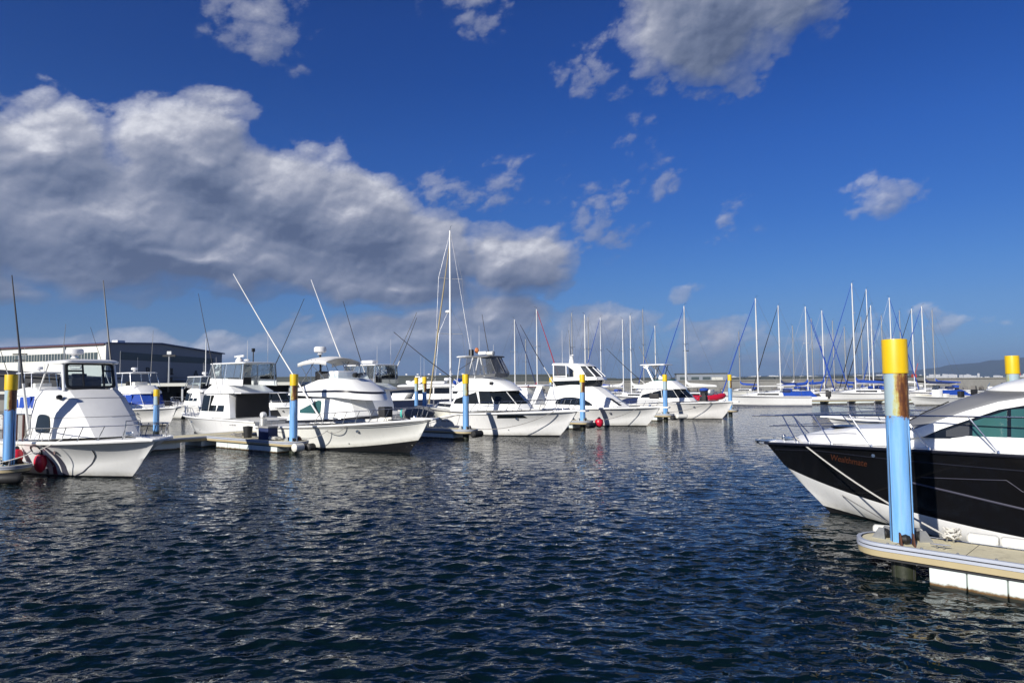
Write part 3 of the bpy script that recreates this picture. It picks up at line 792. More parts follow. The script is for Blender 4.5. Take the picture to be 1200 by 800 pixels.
def win_xz(name, lo, hi, i, xz, m, parent, out=.014, only=None):
    """pane on a side wall given by its (x, z) outline"""
    A, B, C_, D = quad_pts(lo, hi, i)
    n = (B-A).cross(D-A).normalized()
    f = lambda x, z: A.y - (n.x*(x-A.x)+n.z*(z-A.z))/n.y
    objs = []
    for sgn in ((1, -1) if only is None else (only,)):
        pts = [Vector((x, f(x, z)*sgn, z)) for x, z in xz]
        nrm = Vector((0, 0, 0))
        for k in range(len(pts)): nrm += pts[k].cross(pts[(k+1) % len(pts)])
        if nrm.y*sgn < 0: pts.reverse()
        objs.append(MB().panel(pts, out).build(name, m, parent, smooth=False))
    return objs
def rounded(poly, r, k=4):
    out = []; n = len(poly)
    for i in range(n):
        p0, p, p1 = Vector((*poly[i-1], 0)), Vector((*poly[i], 0)), Vector((*poly[(i+1) % n], 0))
        a = (p0-p); b = (p1-p); ra = min(r, a.length*.45, b.length*.45)
        A = p+a.normalized()*ra; Bq = p+b.normalized()*ra
        for j in range(k+1):
            t = j/k; v = A*(1-t)**2 + p*2*t*(1-t) + Bq*t*t; out.append((v.x, v.y))
    return out
def rail(name, parent, H, x0, x1, h=.55, r=.016, n=6, both=True, mid=False, inset=.08, m='steel', front=True, lean=.0, drop_end=True):
    """bow rail along the sheer with leaning stanchions"""
    mb = MB(); xs = [x0+(x1-x0)*i/22 for i in range(23)]
    for sgn in ((1, -1) if both else (-1,)):
        top = []
        for k, x in enumerate(xs):
            y, z = H.sheer(x); hh = h*min(1, .25+k/2.0) if drop_end else h
            top.append((x+lean, max(y-inset, 0)*sgn, z+hh))
        mb.tube(top, r, 6)
        if mid: mb.tube([(x-.5*lean, y, lerp(z-h, z, .55)) for x, y, z in top[2:]], r*.7, 5)
        for i in range(n+1):
            x = lerp(x0, x1, i/n); y, z = H.sheer(x); hh = h if i else h*.25
            mb.tube([(x-.18*h, max(y-inset, 0)*sgn, z-.02), (x+lean+.12*h, max(H.sheer(min(x+lean+.12*h, x1))[0]-inset, 0)*sgn, z+hh)], r*.9, 5)
    if front and both:
        y, z = H.sheer(x1); mb.tube([(x1+lean, -max(y-inset, 0), z+h), (x1+lean+.10, 0, z+h), (x1+lean, max(y-inset, 0), z+h)], r, 6)
    return mb.build(name, m, parent)
def posts(name, parent, lines, r, m):
    for a, b in lines: MB().tube([a, b], r, 6).build(name, m, parent)
def outrigger(parent, a, b, split=.42, r0=.036, r1=.012, lo='alu_w', hi='pole_k'):
    A, B = Vector(a), Vector(b); m1 = A.lerp(B, split)
    bow = lambda t: A.lerp(B, t) + Vector((0, 0, -.10*math.sin(math.pi*t)))
    o = MB().tube([bow(split*i/4) for i in range(5)], [lerp(r0, lerp(r0, r1, split), i/4) for i in range(5)], 6).build('outrigger', lo, parent)
    MB().tube([bow(split+(1-split)*i/6) for i in range(7)], [lerp(lerp(r0, r1, split), r1, i/6) for i in range(7)], 6).build('outrigger_tip', hi, o)
    return o
def radome(parent, c, r=.26, h=.24, m='radar', post=.2):
    o = MB().revolve([(r*.75, -h/2), (r*.97, -h*.36), (r, -h*.05), (r*.98, h*.28), (r*.8, h*.46), (.02, h/2)], c, 20).build('radar_dome', m, parent)
    MB().revolve([(r*.5, -post-h/2), (r*.28, -post*.5-h/2), (r*.4, -h/2)], c, 12).build('radar_mount', m, o)
    return o
def antenna(parent, a, h, r=.014, m='alu_w', lean=(0, 0)):
    return MB().tube([a, (a[0]+lean[0], a[1]+lean[1], a[2]+h)], [r, r*.5], 5).build('antenna', m, parent)
def slab(name, x0, x1, hw, z, th, m, parent, arch=.05, round_=.35, n=9, z1=None, front_narrow=.92):
    """roof plate with rounded corners and a little camber"""
    z1 = z if z1 is None else z1
    pl = rounded([(x0, -hw), (x1, -hw*front_narrow), (x1, hw*front_narrow), (x0, hw)], round_, 5); vs = []; m_ = len(pl)
    zz = lambda x: lerp(z, z1, (x-x0)/(x1-x0))
    bot = [(x, y, zz(x)-arch*(y/hw)**2) for x, y in pl]; mid = [(x, y, zz(x)-arch*(y/hw)**2+th) for x, y in pl]
    cx = (x0+x1)/2
    top = [(cx+(x-cx)*.9, y*.9, zz(x)-arch*(y*.9/hw)**2+th*1.55) for x, y in pl]
    in2 = [(cx+(x-cx)*.45, y*.45, zz(x)-arch*(y*.45/hw)**2+th*1.75) for x, y in pl]
    bin_ = [(cx+(x-cx)*.5, y*.5, zz(x)-arch*(y*.5/hw)**2+.01) for x, y in pl]
    mb = MB(); mb.loft([bin_, bot, mid, top, in2], closed=True, caps=True)
    return mb.build(name, m, parent, ang=40)
def decal(H, name, xz, m, parent, side=-1, out=.008, sub=10):
    """thin plate following the topsides, outline in (x, z); strip between two polylines lo/hi"""
    lo, hi = xz; mb = MB(); vs = []; n = len(lo)
    for (x, z) in lo: vs.append((x, (H.side(x, z)+out)*side, z))
    for (x, z) in hi: vs.append((x, (H.side(x, z)+out)*side, z))
    mb.add(vs, [(i, i+1, n+i+1, n+i) for i in range(n-1)])
    return mb.build(name, m, parent, recalc=True)
def strip(pts_lo, pts_hi, k=8):
    def res(P):
        out = []; P = [Vector((*p, 0)) for p in P]; L = [0]
        for a, b in zip(P[:-1], P[1:]): L.append(L[-1]+(b-a).length)
        for i in range(k+1):
            t = L[-1]*i/k; j = max(0, min(len(P)-2, next((q for q in range(len(L)-1) if L[q+1] >= t), len(P)-2)))
            u = (t-L[j])/max(1e-9, L[j+1]-L[j]); v = P[j].lerp(P[j+1], u); out.append((v.x, v.y))
        return out
    return res(pts_lo), res(pts_hi)
def cleat(parent, c, rot=0, s=.22, name='cleat'):
    mb = MB(); R = Matrix.Rotation(rot, 3, 'Z'); C = Vector(c)
    for k in (-1, 1): mb.tube([C+R@Vector((k*s*.25, 0, 0)), C+R@Vector((k*s*.25, 0, s*.3))], s*.08, 6)
    mb.tube([C+R@Vector((-s*.75, 0, s*.33)), C+R@Vector((-s*.3, 0, s*.31)), C+R@Vector((s*.3, 0, s*.31)), C+R@Vector((s*.75, 0, s*.33))], [s*.05, s*.09, s*.09, s*.05], 6)
    return mb.build(name, 'steel', parent)
def fittings(o, H, hatch=True):
    """the small hardware every deck and topside carries"""
    for x in (.2, -H.L*.55, -H.L*.93):
        y, z = H.sheer(x)
        for s in (-1, 1): cleat(o, (x, (y-.16)*s, z+.0), 0, .17)
    for x, z in ((-H.L*.30, .34), (-H.L*.62, .30), (-H.L*.66, .30), (-H.L*.86, .36)):
        for s in (-1, 1):
            MB().revolve([(.012, -.02), (.032, -.02), (.032, .012), (.012, .014)], (x, (H.side(x, z)+.004)*s, z), 10, 'y').build('hull_outlet', 'steel', o)
    for s in (-1, 1):
        x = -H.L*.22; z = H.sheer(x)[1]-.30; y = H.side(x, z)
        MB().revolve([(.02, -.02), (.085, -.02), (.085, .014), (.065, .014), (.062, .004), (.02, .004)], (x, (y+.006)*s, z), 16, 'y').build('porthole', 'steel', o)
        x = -H.L*.80; z = H.sheer(x)[1]-.24; y = H.side(x, z)
        for k in range(3): MB().box((x+.22*k, (y+.008)*s, z), (.17, .02, .07)).build('engine_vent', 'taupe', o, bevel=.008)
    if hatch:
        z = H.sheer(-.9)[1]; MB().box((-.9, 0, z+.07), (.55, .55, .05)).build('deck_hatch', 'glass', o, bevel=.02)
        MB().revolve([(.07, 0), (.08, .1), (.05, .16), (.02, .17)], (.15, .05, H.sheer(.15)[1]+.03), 12).build('windlass', 'steel', o)
ROW = -37.0                                                     # heading of the boats in the left row

# ---------------------------------------------------------------- A: bow-on sport fisher with covered windscreen
def boat_a():
    o = thing('sport_fisher', 'sport fishing boat seen bow-on, white covered windscreen, glazed upper helm, red fenders at its side', 'motorboat', (-12.48, 22.43), RAD(ROW))
    H = Hull(8.6, 3.75, 1.85, .95, 1.32, zexp=1.2, flare=1.5, pw=3.2, zc1=.40, fine=1.9, cb=.88)
    H.mesh(o, [hull_mat('sport fisher hull', (.76, .76, .75), (.012, .012, .014), .03, .07, -8, 1, streak=.06)])
    H.deck(o); H.rub(o, 'gel', .055, -.01)
    b = [(-.75, 0, 1.30), (-.95, .7, 1.30), (-2.2, 1.32, 1.26), (-4.25, 1.5, 1.15), (-4.25, 0, 1.15)]
    m1 = [(-1.55, 0, 1.95), (-1.7, .72, 1.95), (-2.55, 1.28, 1.93), (-4.3, 1.44, 1.92), (-4.3, 0, 1.92)]
    m2 = [(-2.45, 0, 2.58), (-2.52, .72, 2.57), (-3.0, 1.12, 2.55), (-4.5, 1.28, 2.52), (-4.5, 0, 2.52)]
    tp = [(-3.05, 0, 2.86), (-3.08, .70, 2.86), (-3.25, .95, 2.85), (-5.0, 1.1, 2.82), (-5.0, 0, 2.82)]
    house('windscreen_cover', [b, m1, m2, tp], 'canvas_w', o, camber=.02, bevel=.16, segs=3)
    # seams of the cover
    mb = MB()
    for ra, rb in ((m1, m1), (m2, m2)):
        pts = [Vector((p[0]+.02, p[1]*1.005, p[2])) for p in ra[:4]]
        mb.tube([(p.x, -p.y, p.z) for p in reversed(pts[1:])]+[tuple(p) for p in pts], .007, 4)
    mb.build('cover_seam', 'taupe', o)
    # arched side windows
    for sgn in (-1, 1):
        arch = rounded([(-3.85, 1.42), (-2.75, 1.42), (-2.95, 1.98), (-3.3, 2.1), (-3.75, 2.08)], .22, 4)
        win_xz('window', b, m1, 2, [(x, min(z, 1.95)+max(0, z-1.95)*.6) for x, z in arch], 'glass', o, .03, only=sgn)
    # glazed upper helm
    for a, c in (((-3.12, .86, 2.84), (-3.36, .84, 3.80)), ((-4.95, 1.0, 2.8), (-4.35, .93, 3.80))):
        for s in (-1, 1): MB().tube([(a[0], a[1]*s, a[2]), (c[0], c[1]*s, c[2])], .05 if a[0] > -4 else .028, 8).build('post', 'gel', o)
    fr = [(-3.12, -.80, 2.92), (-3.12, .80, 2.92), (-3.34, .78, 3.78), (-3.34, -.78, 3.78)]
    mb = MB(); c = rounded([(-.80, 0), (.80, 0), (.78, .88), (-.78, .88)], .12, 3); ci = rounded([(-.72, .08), (.72, .08), (.70, .82), (-.70, .82)], .09, 3)
    n = len(c); P = lambda y, v, d: (-3.10-.25*v+d, y, 2.91+v)
    vs = [P(y, v, .03) for y, v in c]+[P(y, v, .03) for y, v in ci]+[P(y, v, -.03) for y, v in c]+[P(y, v, -.03) for y, v in ci]
    fs = []
    for i in range(n):
        j = (i+1) % n; fs += [(i, j, n+j, n+i), (2*n+j, 2*n+i, 3*n+i, 3*n+j), (i, 2*n+i, 2*n+j, j), (n+j, 3*n+j, 3*n+i, n+i)]
    mb.add(vs, fs); w = mb.build('front_window', 'black', o)
    for y0, y1 in ((-.25, -.20), (.40, .46)):
        MB().prism([P(y0, .05, .02), P(y1, .05, .02), P(y1, .84, .02), P(y0, .84, .02)], (-.05, 0, 0)).build('mullion', 'black', w)
    MB().prism([P(-.70, .58, .025), P(-.24, .58, .025), P(-.24, .64, .025), P(-.70, .64, .025)], (-.04, 0, 0)).build('mullion', 'black', w)
    MB().prism([P(.45, .58, .025), (P(.72, .58, .025)), P(.72, .64, .025), P(.45, .64, .025)], (-.04, 0, 0)).build('mullion', 'black', w)
    mb = MB(); rr = rounded([(-.66, .68), (-.30, .68), (-.30, .79), (-.66, .79)], .05, 3); mb.tube([P(y, v, .05) for y, v in rr]+[P(*rr[0], .05)], .016, 6); mb.build('grab_handle', 'gel', w)
    MB().prism([P(-.71, .07, .0), P(.71, .07, .0), P(.70, .83, .0), P(-.70, .83, .0)], (-.01, 0, 0)).build('pane', 'windscreen', w)
    slab('hardtop', -4.75, -3.02, 1.02, 3.83, .07, 'gel', o, .05, .28)
    MB().box((-4.0, .1, 3.02), (.5, 1.0, .5)).build('helm_console', 'dark', o, bevel=.05)
    MB().box((-4.7, .2, 3.1), (.12, .5, .7)).build('helm_seat', 'dark', o, bevel=.04)
    for s in (-1, 1):
        MB().panel([(-4.5, 1.5*s, 1.2), (-6.6, 1.55*s, 1.1), (-6.6, 1.55*s, 1.95), (-4.5, 1.5*s, 2.0)], .01, .02).build('cockpit_screen', 'taupe', o, smooth=False)
        for x in (-4.6, -5.25, -5.9, -6.55): MB().box((x, 1.545*s, 1.55), (.12, .05, .9)).build('cockpit_post', 'brown', o, smooth=False)
        MB().tube([(-4.4, 1.53*s, 2.03), (-6.65, 1.57*s, 1.98)], .03, 6).build('cockpit_rail', 'steel', o)
    radome(o, (-4.3, -.12, 4.24), .29, .22, post=.14)
    MB().box((-4.3, -.12, 4.05), (.5, .08, .05)).build('radar_bracket', 'steel', o)
    # rails: low pulpit, taller frame at the anchor
    rail('bow_rail', o, H, -4.1, .95, .48, .017, 7, inset=.14, lean=.15)
    mb = MB()
    for y in (-.34, .10): mb.tube([(.35, y, 1.3), (.42, y, 1.86), (.42, .10 if y < 0 else -.34, 1.86)][:2], .018, 6)
    mb.tube([(.42, -.34, 1.86), (.42, .10, 1.86)], .018, 6); mb.build('anchor_frame', 'steel', o)
    mb = MB(); mb.box((.05, -.1, 1.42), (.28, .22, .14)); mb.tube([(.0, -.1, 1.38), (1.5, -.1, 1.36)], .03, 6); mb.build('windlass', 'steel', o, bevel=.03)
    MB().box((1.35, 0, 1.31), (1.1, .42, .07)).build('pulpit', 'gel', o, bevel=.03)
    fittings(o, H, False)
    mb = MB(); mb.revolve([(.02, -.06), (.075, -.06), (.085, .08), (.02, .1)], (-2.85, -1.10, 2.62), 10, 'x'); mb.build('horn', 'black', o)
    # paint sweeps on the shoulder of the hull
    for (lo, hi, m) in (([(-2.32, 1.15), (-2.18, .7), (-2.32, .05)], [(-2.14, 1.15), (-1.96, .7), (-2.06, .05)], 'stripe_b'),
                        ([(-2.62, .72), (-2.62, .4), (-2.74, .05)], [(-2.56, .72), (-2.46, .4), (-2.54, .05)], 'stripe_r'),
                        ([(-2.98, .52), (-2.98, .3), (-3.08, .05)], [(-2.94, .52), (-2.88, .3), (-2.94, .05)], 'stripe_b')):
        decal(H, 'paint_stripe', strip(lo, hi, 10), m, o, -1)
    mb = MB(); rr = rounded([(-3.2, .74), (-2.6, .82), (-2.55, 1.04), (-3.0, 1.04), (-3.2, .94)], .1, 3)
    mb.tube([(x, -H.side(x, z)-.01, z) for x, z in rr]+[(rr[0][0], -H.side(*rr[0])-.01, rr[0][1])], .025, 6); mb.build('hawse_rim', 'stripe_b', o)
    mb = MB(); cur = [(-.9+1.0*math.sin(t*.0)+0, 0) for t in ()]
    pts = [(-1.85, .03), (-1.43, .17), (-.91, .46), (-.48, .76), (-.30, .96)]
    mb.tube([(x, -H.side(x, z)-.012, z) for x, z in strip(pts, pts, 14)[0]], .014, 5); mb.build('hull_line', 'stripe_b', o)
    outrigger(o, (-4.2, -1.5, 1.35), (-4.9, -1.95, 6.9), .33, .055, .018)
    outrigger(o, (-4.4, 1.35, 2.4), (-6.7, 1.75, 7.3), .2, .05, .018)
    return o
A_ = boat_a()

# ---------------------------------------------------------------- B: convertible with bimini, black bottom
def boat_b():
    o = thing('convertible_cruiser', 'white flybridge boat with a cream bimini, teal side window and black bottom', 'motorboat', (-4.38, 29.59), RAD(ROW))
    H = Hull(9.2, 3.5, 1.1, .92, 1.46, zexp=1.5, flare=1.0, pw=2.7, zc1=.5, fine=1.8)
    H.mesh(o, [hull_mat('convertible hull', (.74, .74, .70), (.012, .012, .013), .06, .62, -6, .9, streak=.08)])
    H.deck(o); H.rub(o, 'gel', .04, -.02)
    mb = MB(); p = H.rail_line(-.09, .012); mb.tube(p, .012, 4); mb.tube([(x, -y, z) for x, y, z in p], .012, 4); mb.build('sheer_line', 'taupe', o)
    b = [(-2.55, 0, 1.42), (-2.8, .7, 1.40), (-3.85, 1.2, 1.30), (-7.2, 1.28, 1.15), (-7.2, 0, 1.15)]
    t_ = [(-3.1, 0, 2.32), (-3.3, .62, 2.32), (-4.1, 1.1, 2.30), (-6.55, 1.2, 2.30), (-6.55, 0, 2.30)]
    house('cabin', [b, t_], 'gel', o, 0, .05)
    b2 = [(p[0]+.012*(i < 2), p[1]+.012*(p[1] > 0), p[2]) for i, p in enumerate(b)]
    mb = MB(); R = [ring([(x+.015, y+.02 if y else 0, z+dz) for x, y, z in b]) for dz in (-.02, .09)]; mb.loft(R, True, False); mb.build('cabin_stripe', 'stripe', o)
    # canvas over the windscreen: three panels
    for i, uv in ((0, [(.04, .12), (.98, .12), (.98, .92), (.04, .92)]), (1, [(.03, .12), (.97, .12), (.97, .92), (.03, .92)])):
        win_uv('windscreen_cover', b, t_, i, uv, 'canvas_w', o, .02)
    side = rounded([(-6.18, 1.62), (-4.66, 1.62), (-4.66, 2.2), (-4.95, 2.23), (-5.5, 2.19), (-5.95, 1.95), (-6.18, 1.76)], .08, 2)
    for w in win_xz('side_window', b, t_, 2, side, 'glass_t', o, .015):
        sg = 1 if w.data.vertices[0].co.y > 0 else -1
        MB().box((-5.05, 1.215*sg, 1.93), (.03, .05, .55)).build('mullion', 'stripe', w)
    # flybridge with a dipping brow
    f0 = [(-1.85, 0, 2.22), (-2.25, .72, 2.25), (-3.45, 1.27, 2.36), (-6.95, 1.33, 2.46), (-6.95, 0, 2.46)]
    f1 = [(-2.05, 0, 2.50), (-2.4, .75, 2.53), (-3.5, 1.28, 2.60), (-6.9, 1.33, 2.56), (-6.9, 0, 2.56)]
    f2 = [(-2.15, 0, 2.60), (-2.48, .74, 2.63), (-3.5, 1.25, 2.70), (-6.85, 1.31, 2.62), (-6.85, 0, 2.62)]
    f3 = [(-3.15, 0, 3.14), (-3.35, .6, 3.18), (-4.15, .98, 3.24), (-5.1, 1.02, 3.16), (-6.6, 1.12, 2.74), (-6.6, 0, 2.74)]
    f2x = f2[:3]+[(-5.1, 1.29, 2.67)]+f2[3:]
    house('flybridge_brow', [f0, f1], 'gel', o, .0, .04, rnd=True)
    mb = MB(); mb.loft([ring(soften(f1)), ring(soften(f2))], True, False); mb.build('flybridge_stripe', 'stripe', o)
    house('flybridge', [f2x, f3], 'gel', o, .02, .06, 3, rnd=True)
    wl = [(-3.2, 0, 3.16), (-3.4, .6, 3.2), (-4.2, .95, 3.24), (-5.0, .98, 3.18)]
    wh = [(-3.4, 0, 3.48), (-3.6, .58, 3.50), (-4.3, .9, 3.50), (-5.0, .95, 3.42)]
    mb = MB(); full = lambda P: [(x, -y, z) for x, y, z in reversed(P[1:])]+P
    mb.loft([full(wl), full(wh)], closed=False, caps=False); mb.build('bridge_screen', 'vinyl', o)
    MB().box((-4.5, 0, 3.35), (.7, 1.2, .45)).build('helm_console', 'gel', o, bevel=.06)
    for y in (-.45, .35): MB().box((-5.5, y, 3.2), (.5, .5, .75)).build('helm_seat', 'canvas_k', o, bevel=.06)
    # bimini
    mb = MB(); P = lambda x, y: (x, y, 4.30-.20*(y/1.0)**2-.10*((x+5.5)/1.0)**2)
    rings = [[P(x, y) for y in (-1.02, -.85, -.5, 0, .5, .85, 1.02)] for x in (-6.65, -6.2, -5.6, -5.0, -4.5)]
    rings = [[(x, y, z-.17) for x, y, z in [rings[0][0]]]+r+[(r[-1][0], r[-1][1], r[-1][2]-.17)] for r in rings]
    rings = [[(r[1][0], r[1][1], r[1][2]-.17)]+r[1:] for r in rings]
    mb.loft(rings, closed=False, caps=False)
    bim = mb.build('bimini', 'canvas_w', o)
    so = bim.modifiers.new('thick', 'SOLIDIFY'); so.thickness = .02
    for s in (-1, 1):
        for a, c in (((-5.6, 1.03*s, 3.0), (-6.55, 1.0*s, 4.0)), ((-5.6, 1.03*s, 3.0), (-4.6, .98*s, 4.02)), ((-5.6, 1.03*s, 3.0), (-5.6, 1.0*s, 4.12)), ((-6.5, 1.1*s, 2.75), (-5.3, 1.0*s, 4.1)), ((-4.7, .98*s, 3.25), (-5.9, 1.0*s, 4.1)), ((-4.3, .95*s, 3.3), (-4.6, .98*s, 4.0))):
            MB().tube([a, c], .017, 5).build('bimini_bow', 'steel', o)
    MB().tube([(-6.45, .2, 2.7), (-6.4, .1, 4.42)], .05, 8).build('radar_mast', 'black', o)
    radome(o, (-6.4, .1, 4.66), .30, .30, post=.10)
    rail('bow_rail', o, H, -4.6, .75, .55, .016, 8, inset=.10, lean=.12)
    rail('cockpit_rail', o, H, -9.0, -7.4, .30, .014, 3, inset=.12, drop_end=False, front=False)
    MB().box((.8, 0, 1.47), (1.3, .40, .07)).build('pulpit', 'gel', o, bevel=.03)
    MB().box((-1.35, -.25, 1.72), (.42, .5, .46)).build('deck_box', 'black', o, bevel=.05)
    mb = MB(); mb.revolve([(.02, -.1), (.10, -.08), (.12, .1), (.06, .14), (.02, .14)], (-3.15, -.45, 3.36), 10, 'x'); mb.build('searchlight', 'black', o)
    fittings(o, H)
    outrigger(o, (-4.55, -1.28, 1.42), (-10.2, -2.3, 8.5), .42, .045, .02, hi='alu_w')
    outrigger(o, (-4.55, 1.28, 1.42), (-10.0, 2.2, 8.7), .42, .045, .02, hi='alu_w')
    return o
B_ = boat_b()

# ---------------------------------------------------------------- C: express with wraparound dark glass and enclosed bridge
def boat_c():
    o = thing('flybridge_cruiser', 'white flybridge cruiser with wraparound black glass and a black slot window in its hull', 'motorboat', (2.58, 37.21), RAD(ROW))
    H = Hull(8.9, 3.6, 1.1, 1.02, 1.42, zexp=.8, flare=1.1, pw=2.8, zc1=.5, fine=1.8, drop=(-6.0, .28, 2.2))
    H.mesh(o, [hull_mat('flybridge cruiser hull', (.75, .75, .745), (.012, .012, .014), .02, .10, -8, 1)])
    H.deck(o); H.rub(o, 'gel', .05, -.02)
    b = [(-1.95, 0, 1.46), (-2.2, .7, 1.46), (-3.5, 1.22, 1.42), (-6.85, 1.30, 1.30), (-6.85, 0, 1.30)]
    m1 = [(-2.15, 0, 1.72), (-2.4, .69, 1.72), (-3.6, 1.19, 1.72), (-6.8, 1.27, 1.72), (-6.8, 0, 1.72)]
    t_ = [(-3.05, 0, 2.50), (-3.25, .62, 2.50), (-4.15, 1.06, 2.48), (-6.35, 1.16, 2.46), (-6.35, 0, 2.46)]
    house('cabin', [b, m1, t_], 'gel', o, 0, .03)
    for i in (0, 1): win_uv('windscreen', m1, t_, i, [(.03 if i else .02, .04), (.97, .04), (.97, .97), (.03 if i else .02, .97)], 'glass', o)
    for x0, x1, sl in ((-4.62, -3.68, .36), (-5.75, -4.72, .30)):
        win_xz('side_window', m1, t_, 2, [(x0, 1.75), (x1, 1.75), (x1-sl*(1.0), 2.45), (x0-sl*.6, 2.45)], 'glass', o)
    win_xz('side_window', m1, t_, 2, [(-6.62, 1.75), (-5.85, 1.75), (-6.0, 2.45), (-6.28, 2.40)], 'glass', o)
    f0 = [(-2.75, 0, 2.49), (-3.05, .68, 2.49), (-4.1, 1.16, 2.47), (-6.75, 1.27, 2.50), (-6.75, 0, 2.50)]
    f1 = [(-2.85, 0, 2.60), (-3.12, .66, 2.60), (-4.1, 1.14, 2.60), (-6.7, 1.25, 2.62), (-6.7, 0, 2.62)]
    f2 = [(-3.55, 0, 2.98), (-3.72, .62, 2.98), (-4.4, 1.0, 3.0), (-5.3, 1.10, 3.0), (-6.5, 1.18, 2.80), (-6.5, 0, 2.80)]
    f3 = [(-4.35, 0, 3.20), (-4.45, .60, 3.22), (-4.8, .86, 3.25), (-5.6, .98, 3.24), (-6.45, 1.08, 2.92), (-6.45, 0, 2.92)]
    ins = lambda P: P[:3]+[(-5.4, (P[2][1]+P[3][1])/2, (P[2][2]+P[3][2])/2)]+P[3:]
    house('flybridge', [ins(f0), ins(f1), f2, f3], 'gel', o, .03, .05, 3, rnd=True)
    MB().box((-4.0, -.98, 2.92), (.18, .12, .16)).build('nav_light', 'black', o, bevel=.02)
    # grey canvas skirt and clear panels under a hard top
    s0 = [(-3.95, 0, 3.28), (-4.05, .62, 3.28), (-4.5, .96, 3.26), (-5.9, 1.02, 3.22)]
    s1 = [(-3.80, 0, 3.50), (-3.92, .66, 3.48), (-4.42, 1.0, 3.42), (-5.9, 1.06, 3.34)]
    v1 = [(-4.35, 0, 4.42), (-4.45, .55, 4.42), (-4.85, .82, 4.42), (-5.9, .88, 4.42)]
    full = lambda P: [(x, -y, z) for x, y, z in reversed(P[1:])]+P
    MB().loft([full(s0), full(s1)], False, False).build('bridge_skirt', 'canvas_g', o)
    MB().loft([full(s1), full(v1)], False, False).build('bridge_curtain', 'vinyl_d', o)
    for P, Q in zip(full(s1), full(v1)): MB().tube([P, Q], .016, 5).build('curtain_zip', 'canvas_g', o)
    for s in (-1, 1):
        for a, c in (((-5.2, 1.0*s, 3.2), (-5.05, .82*s, 4.45)), ((-5.75, 1.02*s, 3.1), (-5.45, .84*s, 4.45)), ((-6.5, 1.1*s, 2.9), (-6.4, .9*s, 4.45)), ((-4.5, .95*s, 3.3), (-4.95, .8*s, 4.45))):
            MB().tube([a, c], .030 if a[0] < -6 else .045, 7).build('tower_leg', 'alu_w', o)
        MB().tube([(-6.45, 1.0*s, 3.7), (-5.3, .88*s, 4.3)], .018, 5).build('tower_brace', 'pole_k', o)
    slab('hardtop', -6.65, -4.35, .95, 4.46, .05, 'canvas_g', o, .04, .25)
    slab('hardtop_visor', -6.7, -6.0, .93, 4.50, .05, 'gel', o, .04, .1)
    MB().box((-5.35, 0, 4.70), (.62, .34, .2)).build('radar', 'radar', o, bevel=.07)
    mb = MB(); mb.revolve([(.02, -.24), (.11, -.24), (.12, .14), (.14, .22), (.02, .24)], (-4.65, -.2, 4.66), 12, 'x'); mb.build('spotlight', 'gel2', o)
    MB().ellipsoid((-5.95, .1, 4.88), (.13, .13, .17)).build('life_light', 'orange', o)
    MB().box((-6.05, -.3, 4.75), (.25, .2, .35)).build('camera_housing', 'black', o, bevel=.03)
    for x, y, h in ((-5.9, -.5, 1.3), (-6.1, .5, 1.9), (-5.0, .5, .7)): antenna(o, (x, y, 4.5), h)
    MB().ellipsoid((-6.95, -.4, 3.0), (.2, .5, .22)).build('blue_cushion', 'blue', o)
    decal(H, 'hull_window', strip([(-3.12, .99), (-1.36, 1.03)], [(-3.02, 1.17), (-1.52, 1.19)], 8), 'glass', o, -1, .012)
    decal(H, 'hull_window', strip([(-3.12, .99), (-1.36, 1.03)], [(-3.02, 1.17), (-1.52, 1.19)], 8), 'glass', o, 1, .012)
    fittings(o, H)
    rail('bow_rail', o, H, -5.1, .9, .62, .017, 9, inset=.10, lean=.15)
    MB().box((.95, 0, 1.42), (1.5, .42, .08)).build('pulpit', 'gel', o, bevel=.03)
    outrigger(o, (-6.2, -1.1, 2.9), (-9.6, -3.2, 6.0), .1, .03, .02)
    outrigger(o, (-5.6, .9, 4.4), (-6.6, 1.4, 7.2), .1, .03, .015)
    return o
C_ = boat_c()

